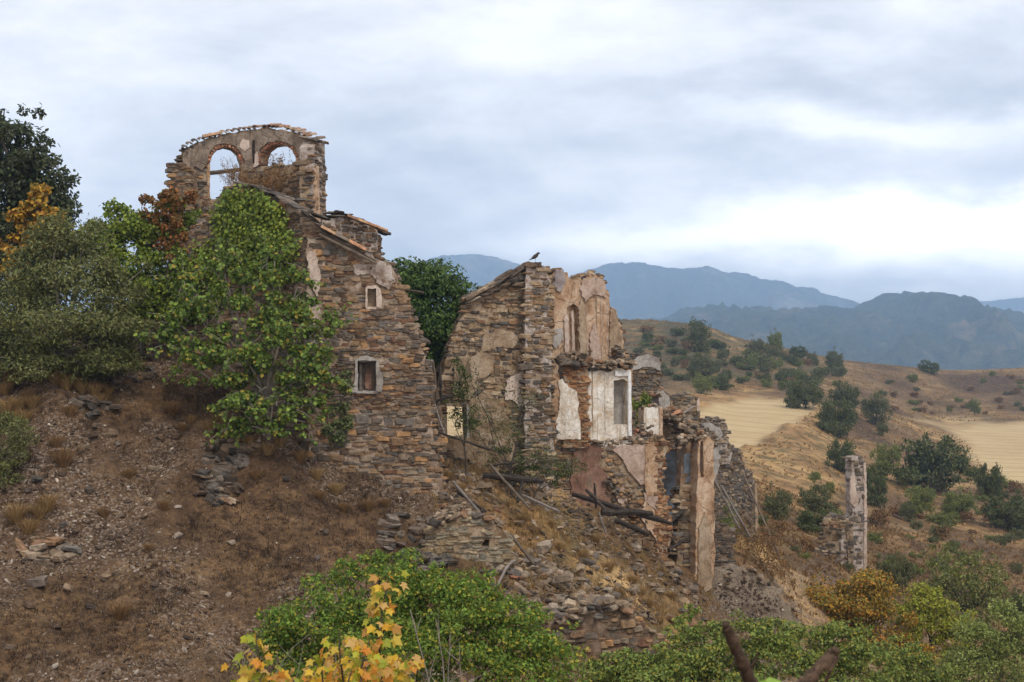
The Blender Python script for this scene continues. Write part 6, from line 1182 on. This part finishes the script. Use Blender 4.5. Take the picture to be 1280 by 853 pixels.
tb('grey plank sloping over the rubble before the flat-topped wall', (868, 508, 53.6), (830, 532, 52.6), .05, 'wood_grey', name='roof_plank', cat='plank')
tb('broken grey lath lying on the rubble left of the sloping plank', (848, 526, 52.8), (858, 534, 52.6), .04, 'wood_grey', name='roof_lath', cat='plank')
tb('flat dark plank lying on the rubble slope above the dry stone wall', (742, 760, 39.4), (768, 752, 39.8), .06, 'wood_black', name='charred_plank', cat='plank')
# ================================================================== BIRD on the stone cap
c_ = at(669, 328, 47.15); k_ = .0265; o = thing('bird', 'small dark bird perched on the cap stone of the middle house', 'bird', c_); mb = MB()
P_ = np.array([(-.20, 0, .07), (-.12, 0, .11), (-.06, 0, .15), (.0, 0, .19), (.05, 0, .235), (.075, 0, .275), (.10, 0, .30), (.125, 0, .302), (.15, 0, .297), (.175, 0, .29)]); rad = [.012, .022, .05, .066, .058, .040, .038, .032, .012, .003]
mb.tube(P_ + np.array(c_), rad, 10); mb.build('body', M['wood_black'], o, smooth=True)
for s_ in (-1, 1):
    mb = MB(); mb.tube([c_ + Vector((.03, s_ * .05, .20)), c_ + Vector((-.05, s_ * .06, .15)), c_ + Vector((-.16, s_ * .03, .085))], [.03, .034, .006], 6); mb.build('wing', M['wood_black'], o, smooth=True)
    mb = MB(); mb.tube([c_ + Vector((.0, s_ * .025, .15)), c_ + Vector((.005, s_ * .025, .06)), c_ + Vector((.0, s_ * .025, .0)), c_ + Vector((.035, s_ * .025, -.004))], [.012, .006, .005, .004], 5); mb.build('leg', M['wood_black'], o)
# ================================================================== DISTANT TREES AND SCRUB
def far_mesh(seed, n_, mat, leafs, tall=1.0, lobes=7):
    """crown of unit half-width sitting on z=0 and its trunk"""
    g = np.random.default_rng(seed); bl = [(0, 0, .5 * tall, .74, .74, .5 * tall), (0, 0, .3 * tall, .8, .8, .3 * tall)]
    for k in range(lobes):
        a = g.uniform(0, 6.28); bl.append((math.cos(a) * .5, math.sin(a) * .5, g.uniform(.3, .72) * tall, g.uniform(.34, .5), g.uniform(.34, .5), g.uniform(.25, .38) * tall))
    P_, N_, C = clump_points(bl, n_, g, 16, inner=.1, csize=(.2, .36)); P_[:, 2] = np.abs(P_[:, 2]); V, Fi = leaves(P_, N_, leafs, 'diamond', g)
    cm = np_mesh('crown', V, Fi); cm.materials.append(M[mat]); tm = limbs((0, 0, 0), bl, C, g, .05, twigs=8).mesh('trunk'); tm.materials.append(M['bark']); return cm, tm
FM = {'oak': [far_mesh(i, 8000, 'far_oak', .072) for i in (1, 2, 3)], 'grey': [far_mesh(i, 6500, 'far_grey', .072) for i in (11, 12)], 'green': [far_mesh(i, 6500, 'far_green', .072) for i in (21, 22)],
      'tall': [far_mesh(31, 4200, 'far_oak', .095, 1.6)], 'loose': [far_mesh(41, 6000, 'far_green', .065, 1.4, 10)], 'low': [far_mesh(51, 1400, 'far_oak', .15), far_mesh(52, 1400, 'far_grey', .15), far_mesh(53, 1400, 'far_green', .15), far_mesh(54, 1200, 'russet', .15)]}
def far_tree(px, bottom, w_, h_, kind, label, name='evergreen_oak', cat='tree', group=None, Y0=64, var=None, parts=True):
    Y = Y0; ok = False
    while Y < 405:
        p = at(px, bottom, Y)
        if gz(p.x, Y) >= p.z: ok = True; break
        Y *= 1.004
    if not ok:   # the foot is on the skyline: stand it on the crest
        Y = max((y_ for y_ in np.arange(260, 404, 3.0)), key=lambda y_: gz((px - CX) / F * y_, y_) / y_)
    p = at(px, bottom, Y); z_ = gz(p.x, Y); cm, tm = FM[kind][R.randrange(len(FM[kind])) if var is None else var]; hw = w_ / 2 / F * Y * 1.0; tallf = max(v_.co.z for v_ in cm.vertices) if False else {'tall': 1.75, 'loose': 1.65}.get(kind, 1.12)
    hz = ((YH - (bottom - h_)) / F * Y - z_) / tallf * 1.06; an = R.uniform(0, 6.28)
    Mx = Matrix.Translation((p.x, Y, z_ - .05 * hz)) @ Matrix.Rotation(an, 4, 'Z') @ Matrix.Diagonal((hw, hw, max(hz, .2), 1))
    if not parts:
        o = link(name, cm, None, None, Mx); return props(o, label, cat, group)
    o = thing(name, label, cat, (p.x, Y, z_), group); link('crown', cm, None, o, Mx); link('trunk', tm, None, o, Mx); return o
for a in [
    (874, 440, 38, 44, 'tall', 'tallest dark tree standing on the hilltop skyline'), (945, 444, 28, 24, 'grey', 'grey-green bushy tree left of the light green hilltop tree'),
    (968, 444, 24, 33, 'green', 'light yellow-green tree on the hilltop skyline', 'hilltop_tree'), (1000, 449, 30, 18, 'oak', 'small dark dome tree on the skyline right of the light green tree'),
    (1043, 459, 28, 24, 'grey', 'grey bushy tree on the skyline where the hill slopes down'), (1161, 467, 28, 18, 'oak', 'lone dark tree on the far right ridge skyline'),
    (877, 473, 38, 38, 'grey', 'large grey-green bush below the tallest hilltop tree', 'hill_bush', 'bush'), (907, 489, 26, 22, 'oak', 'dark round bush at the upper edge of the golden field', 'hill_bush', 'bush'),
    (876, 492, 32, 24, 'green', 'green round bush left of the dark one above the golden field', 'hill_bush', 'bush'),
    (1006, 511, 58, 41, 'oak', 'large dark domed oak at the right end of the left field'), (1056, 512, 40, 38, 'oak', 'medium oak behind and right of the large domed oak'),
    (1046, 548, 60, 54, 'oak', 'big dark oak in front of the domed oak'), (1095, 532, 42, 44, 'grey', 'grey-green oak right of the group of dark oaks'), (1103, 545, 18, 18, 'grey', 'small grey bush under the grey-green oak', 'hill_bush', 'bush'),
    (1054, 590, 46, 44, 'oak', 'dark oak behind the top of the lone pillar'), (1160, 616, 112, 76, 'oak', 'widest dark oak in the hollow before the right field'), (1108, 600, 46, 52, 'green', 'greener oak joined to the left of the widest oak'),
    (1237, 624, 40, 48, 'oak', 'dark oval oak standing at the edge of the right field'), (1152, 644, 46, 42, 'green', 'light green shrub below the widest oak', 'hill_shrub', 'shrub'),
    (1201, 650, 54, 40, 'green', 'green shrub below the dark oval oak', 'hill_shrub', 'shrub'), (1262, 662, 76, 48, 'oak', 'wide green oak at the right edge below the field'), (1090, 632, 40, 50, 'oak', 'dark green tree right behind the lone pillar'),
    (1134, 652, 24, 26, 'grey', 'small grey-green shrub right of the lone pillar', 'hill_shrub', 'shrub'), (1018, 640, 52, 40, 'grey', 'grey-green tree left of the lone pillar'), (1020, 668, 60, 34, 'oak', 'low dark bush in front of the grey-green tree by the pillar', 'hill_bush', 'bush'),
    (970, 650, 46, 44, 'grey', 'grey-green bush right of the stepped wall', 'hill_bush', 'bush'), (1120, 740, 48, 50, 'grey', 'dull grey bush on the slope right of the golden bush', 'hill_bush', 'bush'),
    (1206, 784, 118, 112, 'loose', 'tall airy green tree near the right edge above the willow bush'), (1272, 775, 40, 40, 'oak', 'dark bush at the right edge above the willow bush', 'hill_bush', 'bush'),
    (1185, 660, 30, 24, 'green', 'small bush before the green shrubs under the oval oak', 'hill_shrub', 'shrub'), (1218, 518, 18, 22, 'green', 'small light green bush alone on the right brown bank', 'hill_bush', 'bush'),
    (1140, 478, 18, 12, 'green', 'low green bush left under the lone ridge tree', 'hill_bush', 'bush'), (1240, 652, 30, 22, 'low', 'rusty brown low shrub beside the right-hand green shrubs', 'rusty_shrub', 'shrub', None, 64, 3), (1178, 676, 26, 20, 'low', 'rusty low shrub under the widest oak', 'rusty_shrub', 'shrub', None, 64, 3),
    (1100, 660, 30, 26, 'low', 'rusty shrub at the right foot of the lone pillar', 'rusty_shrub', 'shrub', None, 64, 3)]:
    far_tree(*a)
HILL_MARKS = [(874, 418, 'the tallest hilltop tree'), (945, 432, 'the grey-green skyline tree'), (968, 428, 'the light green skyline tree'), (1000, 440, 'the dark dome tree on the skyline'), (1043, 447, 'the grey skyline tree'), (877, 456, 'the big grey-green hill bush'), (907, 480, 'the dark round bush above the field'), (876, 482, 'the green bush above the field'), (1006, 490, 'the large domed oak'), (930, 500, 'the golden field'), (808, 450, 'the square stone stub'), (785, 420, 'the pink plaster wall')]
VALLEY_MARKS = [(1070, 640, 'the lone pillar'), (1018, 620, 'the grey-green tree by the pillar'), (970, 630, 'the bush by the stepped wall'), (1160, 578, 'the widest dark oak'), (1237, 600, 'the oval oak'), (1262, 640, 'the wide oak at the right edge'), (1152, 620, 'the light green shrub'), (1134, 640, 'the small shrub by the pillar'), (1206, 725, 'the tall airy tree'), (1120, 715, 'the dull grey bush'), (1065, 755, 'the golden bush'), (1201, 630, 'the green shrub under the oval oak')]
BANK_MARKS = [(1161, 458, 'the lone ridge tree'), (1218, 507, 'the small light green bush'), (1095, 510, 'the grey-green oak'), (1140, 472, 'the low green ridge bush'), (1240, 560, 'the right field'), (1043, 447, 'the grey skyline tree')]
TONE = ['dark', 'grey-green', 'green', 'rusty']
for k in range(130):
    px = R.uniform(785, 1050); crest = np.interp(px, [785, 850, 880, 920, 1000, 1050], [408, 405, 412, 425, 444, 454]); py = crest + R.uniform(3, 92) * (1 - (px - 785) / 265 * .72)
    if inside_dist(np.array([px]), np.array([py]), [(840, 505), (880, 492), (925, 486), (985, 482), (1020, 490), (1022, 508)])[0] > -3: continue
    v_ = R.choice([0, 0, 1, 1, 2, 2, 3]); w_ = R.uniform(9, 26); far_tree(px, py + 5, w_, R.uniform(7, 16), 'low', ('tiny ' if w_ < 14 else 'small ' if w_ < 20 else '') + TONE[v_] + ' scrub bush ' + near(px, py, HILL_MARKS), 'scrub_bush', 'bush', TONE[v_] + ' scrub bushes on the hilltop', 64, v_, False)
for k in range(120):
    px = R.uniform(940, 1290); py = R.uniform(590, 720)
    if px < 1000 and py < 650: continue
    v_ = R.choice([1, 3, 3, 1, 2, 2]); w_ = R.uniform(8, 26); far_tree(px, py, w_, w_ * R.uniform(.5, .75), 'low', ('tiny ' if w_ < 13 else 'low ' if w_ < 19 else '') + TONE[v_] + ' scrub plant ' + near(px, py, VALLEY_MARKS), 'valley_scrub', 'bush', TONE[v_] + ' scrub on the valley slope', 64, v_, False)
for k in range(40):
    px = R.uniform(1060, 1285); py = R.uniform(470, 522); v_ = R.choice([3, 3, 1, 2]); far_tree(px, py, R.uniform(8, 16), R.uniform(4, 8), 'low', 'low ' + TONE[v_] + ' scrub tuft ' + near(px, py, BANK_MARKS), 'bank_scrub', 'bush', TONE[v_] + ' scrub tufts on the right brown bank', 64, v_, False)
